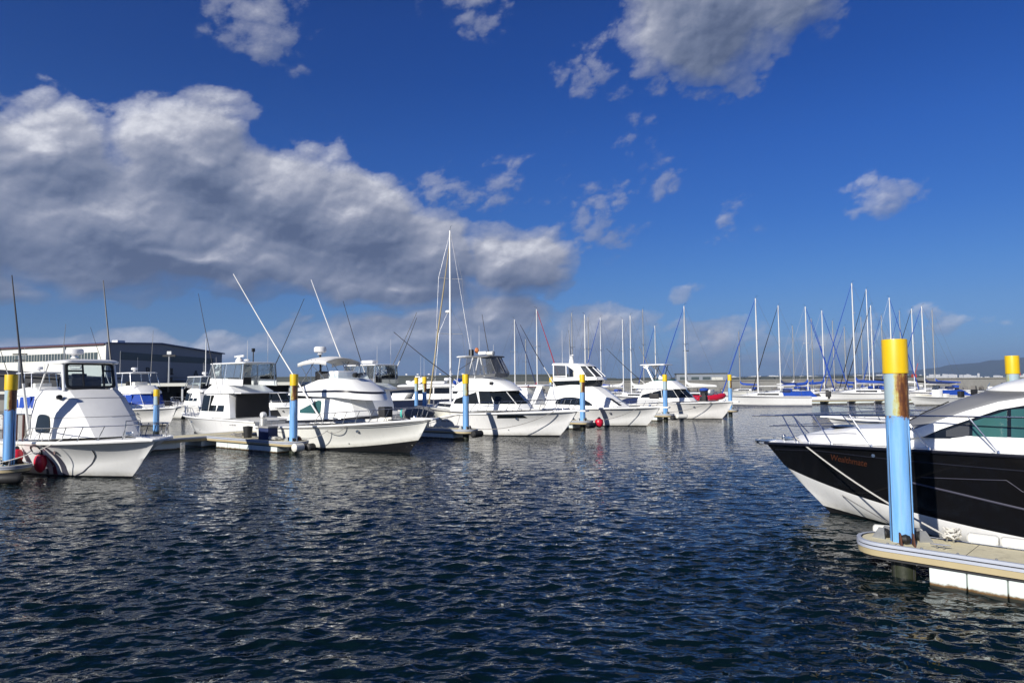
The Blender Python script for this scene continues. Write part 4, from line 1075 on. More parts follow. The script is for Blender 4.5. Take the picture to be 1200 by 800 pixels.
# ---------------------------------------------------------------- D: sleek closed sport bridge
def boat_d():
    o = thing('sport_bridge_yacht', 'sleek white sport yacht with enclosed upper bridge, radar bar and dark arched saloon glass', 'motorboat', (8.79, 44.77), RAD(ROW))
    H = Hull(9.2, 3.6, .92, 1.0, 1.27, zexp=.9, flare=1.0, pw=2.8, zc1=.5, fine=1.8)
    H.mesh(o, [hull_mat('sport bridge hull', (.72, .72, .71), (.012, .012, .014), .02, .08, -8, 1)])
    H.deck(o); H.rub(o, 'gel', .06, 0)
    b = [(-1.3, 0, 1.26), (-1.6, .7, 1.26), (-2.9, 1.22, 1.22), (-7.2, 1.35, 1.1), (-7.2, 0, 1.1)]
    m1 = [(-2.2, 0, 1.80), (-2.45, .68, 1.80), (-3.4, 1.16, 1.85), (-7.0, 1.28, 2.0), (-7.0, 0, 2.0)]
    m2 = [(-3.1, 0, 2.42), (-3.3, .66, 2.42), (-4.0, 1.05, 2.42), (-6.9, 1.2, 2.42), (-6.9, 0, 2.42)]
    t_ = [(-4.0, 0, 2.80), (-4.1, .62, 2.80), (-4.5, .95, 2.80), (-6.8, 1.1, 2.62), (-6.8, 0, 2.62)]
    house('saloon', [b, m1, m2, t_], 'gel', o, .02, .07, 3)
    for s in (-1, 1):
        P = rounded([(-6.35, 1.42), (-3.35, 1.34), (-3.55, 1.52), (-4.1, 1.78), (-4.9, 1.90), (-5.6, 1.88), (-6.2, 1.72)], .1, 3)
        win_xz('saloon_window', b, m1, 2, P, 'glass', o, .03, only=s)
    q = lambda y, v: (-1.45-1.62*v-.15*abs(y), y, 1.33+1.03*v)
    for s in (-1, 1):
        win_uv('windscreen_slot', b, m1, 0, [(.62, .15), (.93, .15), (.93, .98), (.62, .98)], 'glass', o, .02, both=False, only=s)
    # black brow band and bridge
    bb = [(-3.35, 0, 2.86), (-3.5, .66, 2.86), (-4.0, .98, 2.84), (-6.6, 1.04, 2.72), (-6.6, 0, 2.72)]
    bt = [(-3.25, 0, 3.06), (-3.4, .68, 3.06), (-3.95, 1.0, 3.04), (-6.6, 1.06, 3.0), (-6.6, 0, 3.0)]
    house('brow_band', [[(x-.25, y*.96, z-.25) for x, y, z in bb], bb, bt], 'glass', o, 0, .02)
    c0 = [(-3.15, 0, 3.06), (-3.3, .70, 3.06), (-3.9, 1.02, 3.05), (-6.65, 1.08, 3.0), (-6.65, 0, 3.0)]
    c1 = [(-3.3, 0, 3.28), (-3.45, .68, 3.28), (-4.0, 1.0, 3.28), (-6.65, 1.06, 3.26), (-6.65, 0, 3.26)]
    house('bridge_coaming', [c0, c1], 'gel', o, 0, .03)
    d1 = [(-4.15, 0, 4.02), (-4.25, .58, 4.02), (-4.6, .86, 4.04), (-6.6, .98, 4.12), (-6.6, 0, 4.12)]
    roof0 = [(-4.0, 0, 4.0), (-4.1, .62, 4.0), (-4.55, .92, 4.02), (-6.75, 1.04, 4.12), (-6.75, 0, 4.12)]
    roof1 = [(-4.3, 0, 4.14), (-4.4, .58, 4.14), (-4.75, .84, 4.17), (-6.7, .98, 4.26), (-6.7, 0, 4.26)]
    house('bridge_roof', [roof0, roof1], 'gel', o, .06, .03)
    for i in (0, 1): win_uv('bridge_windscreen', c1, d1, i, [(.05, .02), (.95, .02), (.95, .98), (.05, .98)], 'vinyl_d', o, .004)
    full = lambda P: [(x, -y, z) for x, y, z in reversed(P[1:])]+P
    mb = MB()
    for i in (0, 1, 2):
        for s in (-1, 1): mb.tube([(c1[i][0], c1[i][1]*s, c1[i][2]), (d1[i][0], d1[i][1]*s, d1[i][2])], .045, 6)
    mb.build('windscreen_pillar', 'gel', o)
    for s in (-1, 1):
        mb = MB(); mb.prism([(-4.0, 1.0*s, 3.28), (-4.5, 1.02*s, 3.28), (-5.1, .98*s, 3.8), (-5.5, .97*s, 4.06), (-4.55, .9*s, 4.06)], (0, -.05*s, 0)); mb.build('bridge_side', 'gel', o)
        MB().tube([(-5.55, 1.03*s, 3.25), (-5.6, .97*s, 4.1)], .045, 6).build('bridge_post', 'gel', o)
        MB().tube([(-6.6, 1.05*s, 2.6), (-6.62, 1.0*s, 4.15)], .05, 6).build('bridge_post', 'gel', o)
        MB().tube([(-6.6, 1.05*s, 3.32), (-5.5, 1.03*s, 3.34)], .035, 6).build('bridge_rail', 'gel', o)
        MB().panel([(-5.6, 1.01*s, 3.36), (-6.55, 1.02*s, 3.36), (-6.55, .99*s, 4.1), (-5.6, .96*s, 4.08)], .004, .004).build('side_curtain', 'vinyl_d', o)
    MB().box((-4.6, 0, 3.4), (.5, 1.2, .35)).build('helm_console', 'dark', o, bevel=.05)
    MB().box((-5.4, .2, 3.5), (.5, .6, .55)).build('helm_seat', 'gel2', o, bevel=.08)
    MB().box((-3.45, -.55, 3.13), (.25, .35, .12)).build('deck_light', 'gel2', o, bevel=.03)
    MB().revolve([(.20, -.25), (.17, -.05), (.12, .1), (.15, .22)], (-5.75, 0, 4.5), 12).build('radar_mount', 'radar', o)
    MB().box((-5.75, 0, 4.80), (.10, 1.35, .10), RAD(40)).build('radar_bar', 'radar', o, bevel=.03)
    for x, y, h in ((-6.2, -.5, 2.4), (-6.3, .6, 2.9)): antenna(o, (x, y, 4.2), h)
    rail('bow_rail', o, H, -3.6, .7, .40, .013, 6, inset=.10, lean=.12)
    MB().box((.95, 0, 1.26), (1.2, .40, .09)).build('pulpit', 'gel', o, bevel=.03)
    fittings(o, H)
    outrigger(o, (-6.3, -1.1, 2.5), (-8.6, -2.2, 7.0), .35, .04, .02)
    outrigger(o, (-6.3, 1.1, 2.5), (-7.4, 2.3, 6.8), .35, .04, .02)
    return o
D_ = boat_d()

# ---------------------------------------------------------------- E: last boat of the row, flat hardtop
def boat_e():
    o = thing('hardtop_fisher', 'white fishing cruiser with a flat hardtop on slanted legs, last along the fairway', 'motorboat', (15.99, 52.14), RAD(ROW))
    H = Hull(8.2, 3.3, .82, 1.02, 1.34, zexp=.9, flare=1.0, pw=2.7, zc1=.5, fine=1.8)
    H.mesh(o, [hull_mat('hardtop fisher hull', (.73, .72, .70), (.012, .012, .014), .02, .06, -7, 1, streak=.14)])
    H.deck(o); H.rub(o, 'gel', .045, -.01)
    b = [(-2.1, 0, 1.36), (-2.3, .65, 1.36), (-3.0, 1.1, 1.34), (-6.6, 1.22, 1.2), (-6.6, 0, 1.2)]
    m1 = [(-2.3, 0, 1.60), (-2.5, .64, 1.60), (-3.1, 1.09, 1.60), (-6.5, 1.2, 1.55), (-6.5, 0, 1.55)]
    t_ = [(-3.05, 0, 2.30), (-3.2, .60, 2.30), (-3.6, .98, 2.28), (-6.1, 1.1, 2.26), (-6.1, 0, 2.26)]
    house('cabin', [b, m1, t_], 'gel', o, 0, .03)
    for i in (0, 1): win_uv('windscreen', m1, t_, i, [(.03, .05), (.97, .05), (.97, .97), (.03, .97)], 'glass', o)
    for x0, x1, d0, d1 in ((-4.40, -3.12, .13, .46), (-5.2, -4.44, .13, .13), (-6.3, -5.24, .5, .13)):
        win_xz('side_window', m1, t_, 2, [(x0, 1.62), (x1, 1.62), (x1-d1, 2.24), (x0+(d0 if x0 < -6 else -d0), 2.24)], 'glass', o)
    f0 = [(-2.85, 0, 2.30), (-3.05, .66, 2.30), (-3.55, 1.06, 2.30), (-6.9, 1.2, 2.36), (-6.9, 0, 2.36)]
    f1 = [(-2.95, 0, 2.40), (-3.15, .66, 2.40), (-3.6, 1.05, 2.42), (-6.85, 1.18, 2.46), (-6.85, 0, 2.46)]
    f2 = [(-3.75, 0, 2.92), (-3.85, .55, 2.94), (-4.2, .85, 2.96), (-5.4, .98, 2.92), (-6.3, 1.05, 2.6), (-6.3, 0, 2.6)]
    house('flybridge', [f0[:3]+[(-5.2, 1.13, 2.33)]+f0[3:], f1[:3]+[(-5.2, 1.12, 2.44)]+f1[3:], f2], 'gel', o, .02, .04)
    mb = MB(); full = lambda P: [(x, -y, z) for x, y, z in reversed(P[1:])]+P
    mb.loft([full([(-3.8, 0, 2.95), (-3.9, .54, 2.97), (-4.2, .83, 2.98), (-5.3, .95, 2.95)]), full([(-3.86, 0, 3.06), (-3.96, .54, 3.07), (-4.26, .83, 3.07), (-5.35, .95, 3.02)])], False, False); mb.build('bridge_edge', 'glass_t', o)
    MB().box((-4.7, 0, 3.05), (.6, 1.0, .5)).build('helm_console', 'gel', o, bevel=.05)
    slab('hardtop', -6.45, -4.3, .95, 4.22, .06, 'gel', o, .02, .2)
    for s in (-1, 1):
        MB().tube([(-5.25, .9*s, 2.9), (-5.95, .8*s, 4.2)], .06, 8).build('hardtop_leg', 'gel', o)
        MB().tube([(-5.2, .9*s, 2.95), (-4.75, .8*s, 4.2)], .028, 6).build('hardtop_leg', 'pole_k', o)
        MB().tube([(-4.3, .8*s, 2.98), (-5.0, .8*s, 4.2)], .024, 6).build('hardtop_brace', 'pole_k', o)
        MB().prism([(-6.3, .8*s, 4.2), (-5.6, .8*s, 4.2), (-5.85, .8*s, 3.95), (-6.0, .8*s, 3.95)], (0, .06, 0)).build('hardtop_gusset', 'gel', o)
    MB().box((-5.1, -1.15, 1.75), (.8, .10, .42)).build('side_rack', 'dark', o, bevel=.03)
    rail('bow_rail', o, H, -4.8, -1.6, .42, .013, 4, inset=.10, lean=.08, front=False)
    MB().box((.75, 0, 1.34), (1.0, .36, .07)).build('pulpit', 'gel', o, bevel=.03)
    mb = MB(); mb.box((-1.3, -.35, 1.62), (.34, .34, .5)); mb.box((-1.3, -.35, 1.92), (.26, .4, .14)); mb.build('liferaft_case', 'dark', o, bevel=.05)
    fittings(o, H)
    outrigger(o, (-5.6, -1.1, 2.5), (-8.5, -2.6, 5.6), .2, .035, .02)
    outrigger(o, (-5.6, 1.1, 2.5), (-7.8, 1.8, 5.9), .2, .035, .02)
    return o
E_ = boat_e()

# ---------------------------------------------------------------- Z: black hulled express yacht in the right foreground
def boat_z():
    o = thing('express_yacht', 'black hulled white topped express yacht with copper name script, beside the foreground finger', 'yacht', (7.11, 15.66), RAD(135))
    H = Hull(11.5, 3.62, 1.38, 1.70, 1.49, zexp=5, flare=1.0, pw=2.9, tran=.95, chine_fn=lambda q: .13+.78*q**3.9, fine=2.7, cb=.96)
    hm = hull_mat('express yacht black topsides', (.006, .006, .007), (.006, .006, .007), -2, -2, streak=.0, rough=.12, coat=.8)
    wm = hull_mat('express yacht lower hull', (.78, .78, .77), (.012, .012, .013), -.05, .16, -4, .5)
    H.mesh(o, [wm, hm], mi_fn=lambda j: 0 if j < H.nc else 1)
    H.deck(o, 'gel', .05, .0, -.01); H.rub(o, 'stripe', .035, -.03)
    side = lambda x, z: H.side(x, z)
    def hull_tube(name, pts, r, m, k=20, out=.0):
        p = strip(pts, pts, k)[0]; mb = MB()
        for s in (1, -1): mb.tube([(x, (side(x, z)+out)*s, z) for x, z in p], r, 6)
        return mb.build(name, m, o)
    hull_tube('knuckle', [(1.12, 1.33), (-.2, 1.44), (-1.4, 1.42), (-5, 1.40), (-9, 1.38)], .012, 'stripe', 40)
    hull_tube('hull_ledge_highlight', [(-2.1, .99), (-2.8, .90), (-3.9, .74), (-6, .55)], .020, 'stripe_b', 24)  # grey highlight along the ledge, painted as a slate tube
    hull_tube('hull_trim', [(-2.27, 1.12), (-3.65, 1.22), (-3.88, 1.03), (-5.5, .92)], .007, 'stripe_b', 24)
    mb = MB(); mb.revolve([(.02, -.02), (.035, -.02), (.035, .02), (.02, .02)], (-1.42, side(-1.42, 1.45)+.01, 1.46), 10, 'y'); mb.build('fuel_cap', 'steel', o)
    # name on the bow
    tx = text_mesh('name_lettering', 'Wealthmate', .19, 'text', o, .003, .35, 'LEFT')
    for v in tx.data.vertices:
        x = -.42 - v.co.x*.86; z = 1.265 + v.co.y - v.co.x*.055; dz = v.co.z
        v.co = (x, H.side(x, z)+.006+dz, z)
    # raised foredeck
    b = [(.95, 0, 1.50), (.45, .36, 1.55), (-.5, .86, 1.62), (-1.7, 1.24, 1.66), (-3.2, 1.46, 1.68), (-8.5, 1.52, 1.68), (-8.5, 0, 1.68)]
    m_ = [(.55, 0, 1.70), (.15, .30, 1.72), (-.6, .72, 1.80), (-1.7, 1.10, 1.86), (-3.2, 1.34, 1.88), (-8.5, 1.42, 1.88), (-8.5, 0, 1.88)]
    t_ = [(.15, 0, 1.80), (-.1, .25, 1.82), (-.8, .60, 1.93), (-1.7, .92, 2.0), (-2.6, 1.1, 2.02), (-8.5, 1.2, 2.0), (-8.5, 0, 2.0)]
    house('foredeck', [b, m_, t_], 'gel', o, .06, .03)
    mb = MB(); mb.box((-.55, 0, 1.93), (.6, .6, .06)); mb.build('deck_hatch', 'glass', o, bevel=.02)
    # side glass, arch, wrapped windscreen, roof
    gb = lambda x: (x, 1.27, 1.86); gt = [(-2.33, 1.885), (-2.6, 2.03), (-3.0, 2.20), (-3.5, 2.41), (-3.95, 2.51), (-5.2, 2.60), (-7.6, 2.58)]
    yy = lambda z: 1.275-.19*(z-1.86)/.8
    for s in (1, -1):
        P = [(-2.28, yy(1.865)*s, 1.865)]+[(x, yy(z)*s, z) for x, z in gt]+[(-7.6, yy(1.84)*s, 1.84)]
        MB().prism(P, (0, -.05*s, 0)).build('side_glass', 'glass', o, smooth=False)
        for x0, x1, h0, h1 in ((-3.05, -2.68, 2.17, 2.01), (-3.62, -3.1, 2.40, 2.19)) + ((-5.1, -3.68, 2.56, 2.42),):
            P = [(x0, (yy(1.90)+.006)*s, 1.90), (x1, (yy(1.90)+.006)*s, 1.90), (x1, (yy(h1)+.006)*s, h1), (x0, (yy(h0)+.006)*s, h0)]
            MB().prism(P, (0, -.04*s, 0)).build('tinted_pane', 'glass_t' if x0 < -3.6 else 'vinyl_d', o, smooth=False)
        up = [(-1.85, 1.90), (-2.2, 2.03), (-2.6, 2.21), (-3.0, 2.38), (-3.5, 2.555), (-3.95, 2.64), (-5.2, 2.72), (-7.6, 2.72)]
        lo = [(-2.0, 1.82)]+gt
        mb = MB(); n = len(up)
        vs = [(x, (yy(z)+.03)*s, z) for x, z in lo]+[(x, (yy(z)+.03)*s, z) for x, z in up]+[(x, (yy(z)-.12)*s, z) for x, z in lo]+[(x, (yy(z)-.12)*s, z) for x, z in up]
        fs = []
        for i in range(n-1):
            fs += [(i, i+1, n+i+1, n+i), (2*n+i, 3*n+i, 3*n+i+1, 2*n+i+1), (n+i, n+i+1, 3*n+i+1, 3*n+i), (i, 2*n+i, 2*n+i+1, i+1)]
        fs += [(0, n, 3*n, 2*n), (n-1, 2*n-1, 4*n-1, 3*n-1)]
        mb.add(vs, fs); mb.build('window_arch', 'gel', o, bevel=.012)
    S = [(-1.95, 1.18, 1.93), (-2.45, 1.17, 2.13), (-2.95, 1.13, 2.35), (-3.5, 1.09, 2.55), (-4.4, 1.05, 2.73)]
    C_l = [(-1.55, 0, 2.02), (-1.98, 0, 2.24), (-2.36, 0, 2.43), (-2.76, 0, 2.60), (-3.16, 0, 2.745)]
    def ringc(c, e, k=9, zp=2.0):
        half = []
        for i in range(k+1):
            u = i/k; half.append((lerp(c[0], e[0], u**2.6), e[1]*u, lerp(c[2], e[2], u**zp)))
        return [(x, -y, z) for x, y, z in reversed(half[1:])]+half
    mb = MB(); mb.loft([ringc(c, e) for c, e in zip(C_l, S)], False, False); w = mb.build('windscreen', 'screen', o)
    sl = w.modifiers.new('thick', 'SOLIDIFY'); sl.thickness = .03; sl.offset = -1
    r0 = (C_l[-1], S[-1]); R = [((-3.13, 0, 2.765), (-4.36, 1.075, 2.745)), ((-3.45, 0, 2.90), (-4.5, 1.06, 2.80)), ((-4.0, 0, 3.04), (-5.0, 1.04, 2.86)), ((-5.2, 0, 3.12), (-6.0, 1.03, 2.90)), ((-8.2, 0, 3.08), (-8.2, 1.03, 2.86))]
    rings = []
    for c, e in R:
        r = ringc(c, e, 9, 2.6); zl = 2.735
        rings.append([(r[0][0], r[0][1]*1.02, zl)]+r+[(r[-1][0], r[-1][1]*1.02, zl)])
    mb = MB(); mb.loft(rings, False, False); mb.add([(x, y, 2.73) for x, y, z in rings[0]]+[(x, y, 2.73) for x, y, z in rings[-1]], []); rf = mb.build('roof', 'gel', o)
    sl = rf.modifiers.new('thick', 'SOLIDIFY'); sl.thickness = .05; sl.offset = -1
    MB().box((-6.5, 0, 2.3), (4, 1.7, .9)).build('interior', 'dark', o)
    mb = MB(); mb.tube([(-1.72, .55, 2.04), (-2.2, .62, 2.32), (-2.62, .68, 2.53)], .012, 5); mb.tube([(-1.72, -.5, 2.04), (-2.2, -.3, 2.34), (-2.62, -.2, 2.55)], .012, 5); mb.build('wiper', 'black', o)
    # rails
    def rl(xs, h, ins): return [(x, max(H.sheer(min(x, 1.3))[0]-ins, .1), H.sheer(min(x, 1.3))[1]+h) for x in xs]
    xs = [1.62, 1.1, .7, .2, -.5, -1.3, -2.2, -3.2, -4.2, -5.4, -6.2]
    for s in (1, -1):
        mb = MB(); P = [(x, y*s, z) for x, y, z in rl(xs, .62, .10)]; P[0] = (P[0][0], .22*s, P[0][2]); P = P[:-1]+[(P[-1][0], P[-1][1], P[-1][2]-.55)]
        mb.tube(P, .0155, 7); mb.build('rail', 'steel', o)
        mb = MB(); mb.tube([(x, y*s, z) for x, y, z in rl([1.25, .8, .2, -.6, -1.0], .38, .10)], .010, 6); mb.build('mid_rail', 'steel', o)
        for x in (.42, .08, -.5, -1.38, -2.45, -3.55, -4.8):
            y, z = H.sheer(x); y2, z2 = H.sheer(min(x+.44, 1.3))
            mb = MB(); mb.tube([(x, (y-.10)*s, z), (x+.44, (y2-.10)*s, z2+.62)], .014, 6); st = mb.build('stanchion', 'steel', o)
            mb = MB(); mb.revolve([(.03, 0), (.026, .03), (.016, .05)], (x, (y-.10)*s, z-.005), 8); mb.build('stanchion_foot', 'steel', st)
    # anchor and roller
    mb = MB(); mb.box((1.38, 0, 1.52), (.5, .16, .05)); mb.tube([(1.15, 0, 1.56), (1.62, 0, 1.50)], .03, 7); mb.build('anchor_roller', 'steel', o, bevel=.01)
    mb = MB(); mb.tube([(1.2, 0, 1.60), (1.5, 0, 1.58), (1.66, 0, 1.50)], [.022, .022, .028], 7)
    for s in (1, -1): mb.tube([(1.66, 0, 1.50), (1.60, .10*s, 1.42), (1.44, .15*s, 1.38)], [.03, .025, .012], 6)
    mb.build('anchor', 'galv', o)
    mb = MB(); mb.box((.75, .1, 1.60), (.22, .16, .1)); mb.revolve([(.05, 0), (.05, .1), (.03, .13), (.02, .13)], (.95, 0, 1.56), 10); mb.build('windlass', 'steel', o, bevel=.015)
    cleat(o, (.55, .34, 1.60), RAD(-20), .16)
    mb = MB(); mb.tube([(-.42, .3, 1.86), (-.62, .42, 1.88)], .02, 6); mb.build('grab_rail', 'steel', o)
    return o, H
Z_, HZ = boat_z()

# ---------------------------------------------------------------- generic cruisers of the inner berths
def cruiser(name, label, pos, hd, L=9.0, B=3.3, ov=1.0, zA=1.0, zB=1.35, x0=-2.2, xa=-6.6, zr=2.3, fly=True, fz=2.95, top=None, tz=4.1, tx=(-6.4, -4.2), cover=None,
            hullc=(.74, .74, .73), boot=(.012, .012, .014), rails=True, aft_curtain=False, poles=True, glass='glass', skirt='canvas_g', radar=True, stripe=None, lift=0.0):
    o = thing(name, label, 'motorboat', (pos[0], pos[1], 0), RAD(hd))
    H = Hull(L, B, ov, zA, zB, zexp=1.1, flare=1.0, pw=2.7, zc1=.5, fine=1.8)
    H.mesh(o, [hull_mat(name+' hull', hullc, boot, .03, .10, -8, 1)]); H.deck(o); H.rub(o, 'gel', .045, -.01)
    if stripe: decal(H, 'hull_shade_stripe', strip([(-L*.9, .55), (-1, .62)], [(-L*.9, .67), (-1, .74)], 10), stripe, o, -1); decal(H, 'hull_shade_stripe', strip([(-L*.9, .55), (-1, .62)], [(-L*.9, .67), (-1, .74)], 10), stripe, o, 1)
    w = B/2*.70; zb = lerp(zA, zB, .6)
    b = [(x0, 0, zb+.02), (x0-.25, w*.58, zb+.02), (x0-1.1, w*.98, zb), (xa, w*1.06, zA+.1), (xa, 0, zA+.1)]
    m1 = [(x0-.22, 0, zb+.3), (x0-.45, w*.57, zb+.3), (x0-1.2, w*.96, zb+.3), (xa+.03, w*1.04, zb+.3), (xa+.03, 0, zb+.3)]
    t_ = [(x0-1.0, 0, zr), (x0-1.15, w*.54, zr), (x0-1.75, w*.88, zr), (xa+.35, w*.97, zr), (xa+.35, 0, zr)]
    house('cabin', [b, m1, t_], 'gel', o, .05, .03)
    for i in (0, 1): win_uv('windscreen', m1, t_, i, [(.03, .05), (.97, .05), (.97, .95), (.03, .95)], cover or glass, o, .02 if cover else .012)
    xf = x0-1.3; n = 3; ww = (xa+.7-xf)/n
    for k in range(n):
        a, c = xf+k*ww, xf+(k+1)*ww
        win_xz('side_window', m1, t_, 2, [(c+.03, zb+.34), (a-.03, zb+.34), (a-.03-(.42 if k == 2 else .10), zr-.08), (c+.03-.10, zr-.08)], cover or glass, o)
    if aft_curtain:
        MB().box((xa+.0, -.1, (zA+.1+zr)/2+.05), (.10, w*1.7, zr-zA-.05)).build('aft_curtain', 'canvas_k', o, bevel=.02)
        MB().box((xa-.35, 0, zr+.06), (1.1, w*1.95, .07)).build('aft_awning', 'gel', o, bevel=.02)
    if fly:
        f0 = [(x0-.75, 0, zr), (x0-.95, w*.58, zr), (x0-1.6, w*.95, zr), (xa-.3, w*1.05, zr+.05), (xa-.3, 0, zr+.05)]
        f1 = [(x0-.85, 0, zr+.14), (x0-1.05, w*.57, zr+.14), (x0-1.65, w*.94, zr+.15), (xa-.25, w*1.03, zr+.16), (xa-.25, 0, zr+.16)]
        f2 = [(x0-1.75, 0, fz), (x0-1.9, w*.52, fz), (x0-2.3, w*.80, fz+.03), (xa+.4, w*.92, fz-.15), (xa+.4, 0, fz-.15)]
        house('flybridge', [f0, f1, f2], 'gel', o, .03, .05)
        MB().box((x0-2.7, 0, fz+.1), (.5, 1.0, .4)).build('helm_console', 'gel2', o, bevel=.05)
        for y in (-.4, .4): MB().box((x0-3.4, y, fz+.05), (.4, .5, .6)).build('helm_seat', 'canvas_k' if not lift else 'gel', o, bevel=.05)
    xt1, xt0 = tx[1], tx[0]; hw = w*.88; zf = fz if fly else zr
    if top:
        slab('hardtop', xt0, xt1, hw, tz-.06, .05, 'gel', o, .03, .22)
        for s in (-1, 1):
            for xx, xl in ((xt0+.2, 0), (xt1-.25, .45), ((xt0+xt1)/2, .1)):
                MB().tube([(xx+xl, hw*.98*s, zf-.1), (xx, hw*.88*s, tz-.04)], .03, 6).build('hardtop_leg', 'steel', o)
        if top == 'vinyl':
            full = lambda P: [(x, -y, z) for x, y, z in reversed(P[1:])]+P
            s0 = [(xt1+.35, 0, zf), (xt1+.25, hw*.6, zf), (xt1-.15, hw*.97, zf-.02), (xt0, hw, zf-.15)]
            s1 = [(xt1-.02, 0, tz-.06), (xt1-.1, hw*.6, tz-.06), (xt1-.35, hw*.9, tz-.07), (xt0+.05, hw*.92, tz-.08)]
            sm = [tuple(Vector(a).lerp(Vector(b_), .28)) for a, b_ in zip(s0, s1)]
            MB().loft([full(s0), full(sm)], False, False).build('bridge_skirt', skirt, o)
            MB().loft([full(sm), full(s1)], False, False).build('bridge_curtain', 'vinyl', o)
            for a, c in zip(full(s0), full(s1)): MB().tube([a, c], .018, 5).build('curtain_seam', 'canvas_g', o)
        if radar: radome(o, ((xt0+xt1)/2, -.1, tz+.28), .24, .2, post=.1)
        antenna(o, (xt0+.3, -hw*.6, tz), 1.7); antenna(o, (xt0+.3, hw*.6, tz), 1.2)
    if poles:
        outrigger(o, (xa+1.2, -w*1.1, zr), (xa-.6, -w*1.9, zr+5.2), .35, .03, .014)
        outrigger(o, (xa+1.2, w*1.1, zr), (xa-.6, w*1.9, zr+5.2), .35, .03, .014)
    fittings(o, H, False)
    if rails: rail('bow_rail', o, H, x0-1.5, ov*.8, .5, .016, 6, inset=.1, lean=.12)
    MB().box((ov*.8, 0, zB+.02), (1.0, .38, .07)).build('pulpit', 'gel', o, bevel=.03)
    return o, H

G_, HG = cruiser('flybridge_boat', 'white flybridge boat with clear curtained bridge and black cockpit curtain, stern to the walkway', (-20.0, 43.0), 143, L=9.2, B=3.5, ov=.9, zA=1.0, zB=1.2,
                 x0=-1.7, xa=-6.3, zr=2.45, fz=3.05, top='vinyl', tz=4.25, tx=(-7.2, -3.5), aft_curtain=True, skirt='canvas_w', poles=False, radar=False)
MB().box((-5.2, .1, 4.62), (.1, 1.7, .12), RAD(75)).build('radar_bar', 'radar', G_, bevel=.03)
MB().revolve([(.22, -.14), (.2, 0), (.12, .1), (.06, .2)], (-5.2, .1, 4.42), 12).build('radar_mount', 'radar', G_)
MB().revolve([(.05, 0), (.18, .04), (.16, .1), (.02, .13)], (-6.4, .35, 4.30), 12).build('satellite_dome', 'radar', G_)
mb = MB(); mb.tube([(-6.3, -.1, 4.25), (-6.3, -.1, 5.05)], .035, 6); mb.box((-6.3, -.1, 4.95), (.14, .14, .2)); mb.build('light_mast', 'black', G_)
outrigger(G_, (-5.2, 1.35, 2.5), (-4.2, 2.1, 8.2), .3, .03, .014); outrigger(G_, (-5.4, -1.3, 2.5), (-8.0, -2.3, 8.0), .3, .03, .014)

I_, _ = cruiser('flybridge_boat', 'white flybridge boat with clear bridge curtains behind the cream bimini', (-14.3, 50.2), 143, L=9.4, x0=-2.2, xa=-6.8, zr=2.5, fz=3.1, top='vinyl', tz=4.25, tx=(-7.4, -4.0), poles=False, radar=False, skirt='canvas_g')
MB().box((-5.9, .2, 4.42), (1.2, .5, .22)).build('roof_box', 'radar', I_, bevel=.06)
for a, b_ in (((-5.8, -1.2, 3.0), (-7.6, -2.6, 7.9)), ((-6.8, 1.2, 3.2), (-5.8, 2.4, 8.4)), ((-6.9, -1.1, 3.6), (-8.6, -1.6, 7.4))): outrigger(I_, a, b_, .25, .032, .018)

F2_, _ = cruiser('flybridge_boat', 'white flybridge boat with a royal blue windscreen cover and hardtop, below the dark gable', (-25.2, 50.3), ROW, L=9.6, B=3.6, ov=1.1, zA=1.0, zB=1.35, x0=-2.0, xa=-7.2, zr=2.35,
        fz=2.95, top='open', tz=4.0, tx=(-6.9, -3.9), cover='blue', poles=True)
F1_, _ = cruiser('flybridge_boat', 'white hardtop boat with blue covered windows close behind the left pile', (-28.3, 43.9), ROW, L=9.0, B=3.4, ov=1.0, x0=-2.2, xa=-6.9, zr=2.35, fz=2.9, top='open', tz=3.95, tx=(-6.7, -3.8), cover='blue', poles=True)
F3_, _ = cruiser('flybridge_boat', 'small white bridge boat with curtained top just left of the curtained flybridge boat', (-31.6, 64.5), 143, L=8.6, B=3.2, x0=-2.2, xa=-6.4, zr=2.3, fz=2.75, top='vinyl', tz=3.75, tx=(-6.0, -3.4), poles=False)
antenna(F3_, (-5, 0, 3.7), 3.4, .07, 'galv')
F4_, _ = cruiser('cabin_boat', 'low cabin boat with a dark hull behind the covered sport fisher', (-24.5, 58), 143, L=8.6, B=3.1, x0=-2.2, xa=-6.2, zr=2.1, fly=False, top=None, hullc=(.03, .035, .05), poles=False)
HB_, _ = cruiser('cabin_boat', 'white cabin boat with dark side windows between the curtained boat and its pile', (-15.2, 52.0), ROW, L=9, B=3.3, x0=-2.4, xa=-6.8, zr=2.3, fly=False, top=None, poles=False)
K_, _ = cruiser('cabin_boat', 'low white cabin boat with a swept roof behind the black glassed cruiser bow', (-3.6, 63.0), 143, L=9.4, B=3.4, x0=-2.4, xa=-7.2, zr=2.5, fly=False, top=None, poles=False)
slab('hardtop', -8.6, -5.6, 1.25, 2.62, .07, 'gel', K_, .03, .3)
for s in (-1, 1): MB().prism([(-7.7, 1.1*s, 1.1), (-7.2, 1.1*s, 1.1), (-7.9, 1.05*s, 2.62), (-8.5, 1.05*s, 2.62)], (0, .06*s, 0)).build('hardtop_leg', 'gel', K_)
N_, HN = cruiser('open_boat', 'white boat whose long bow shows just above the rail of the black yacht', (14.75, 29.3), 139, L=9.0, B=3.2, ov=1.25, zA=1.15, zB=1.32, x0=-3.6, xa=-6.6, zr=1.9, fly=False, top=None, poles=False, stripe='stripe_b')  # slate stripe paints the grey of the hull's shadowed part
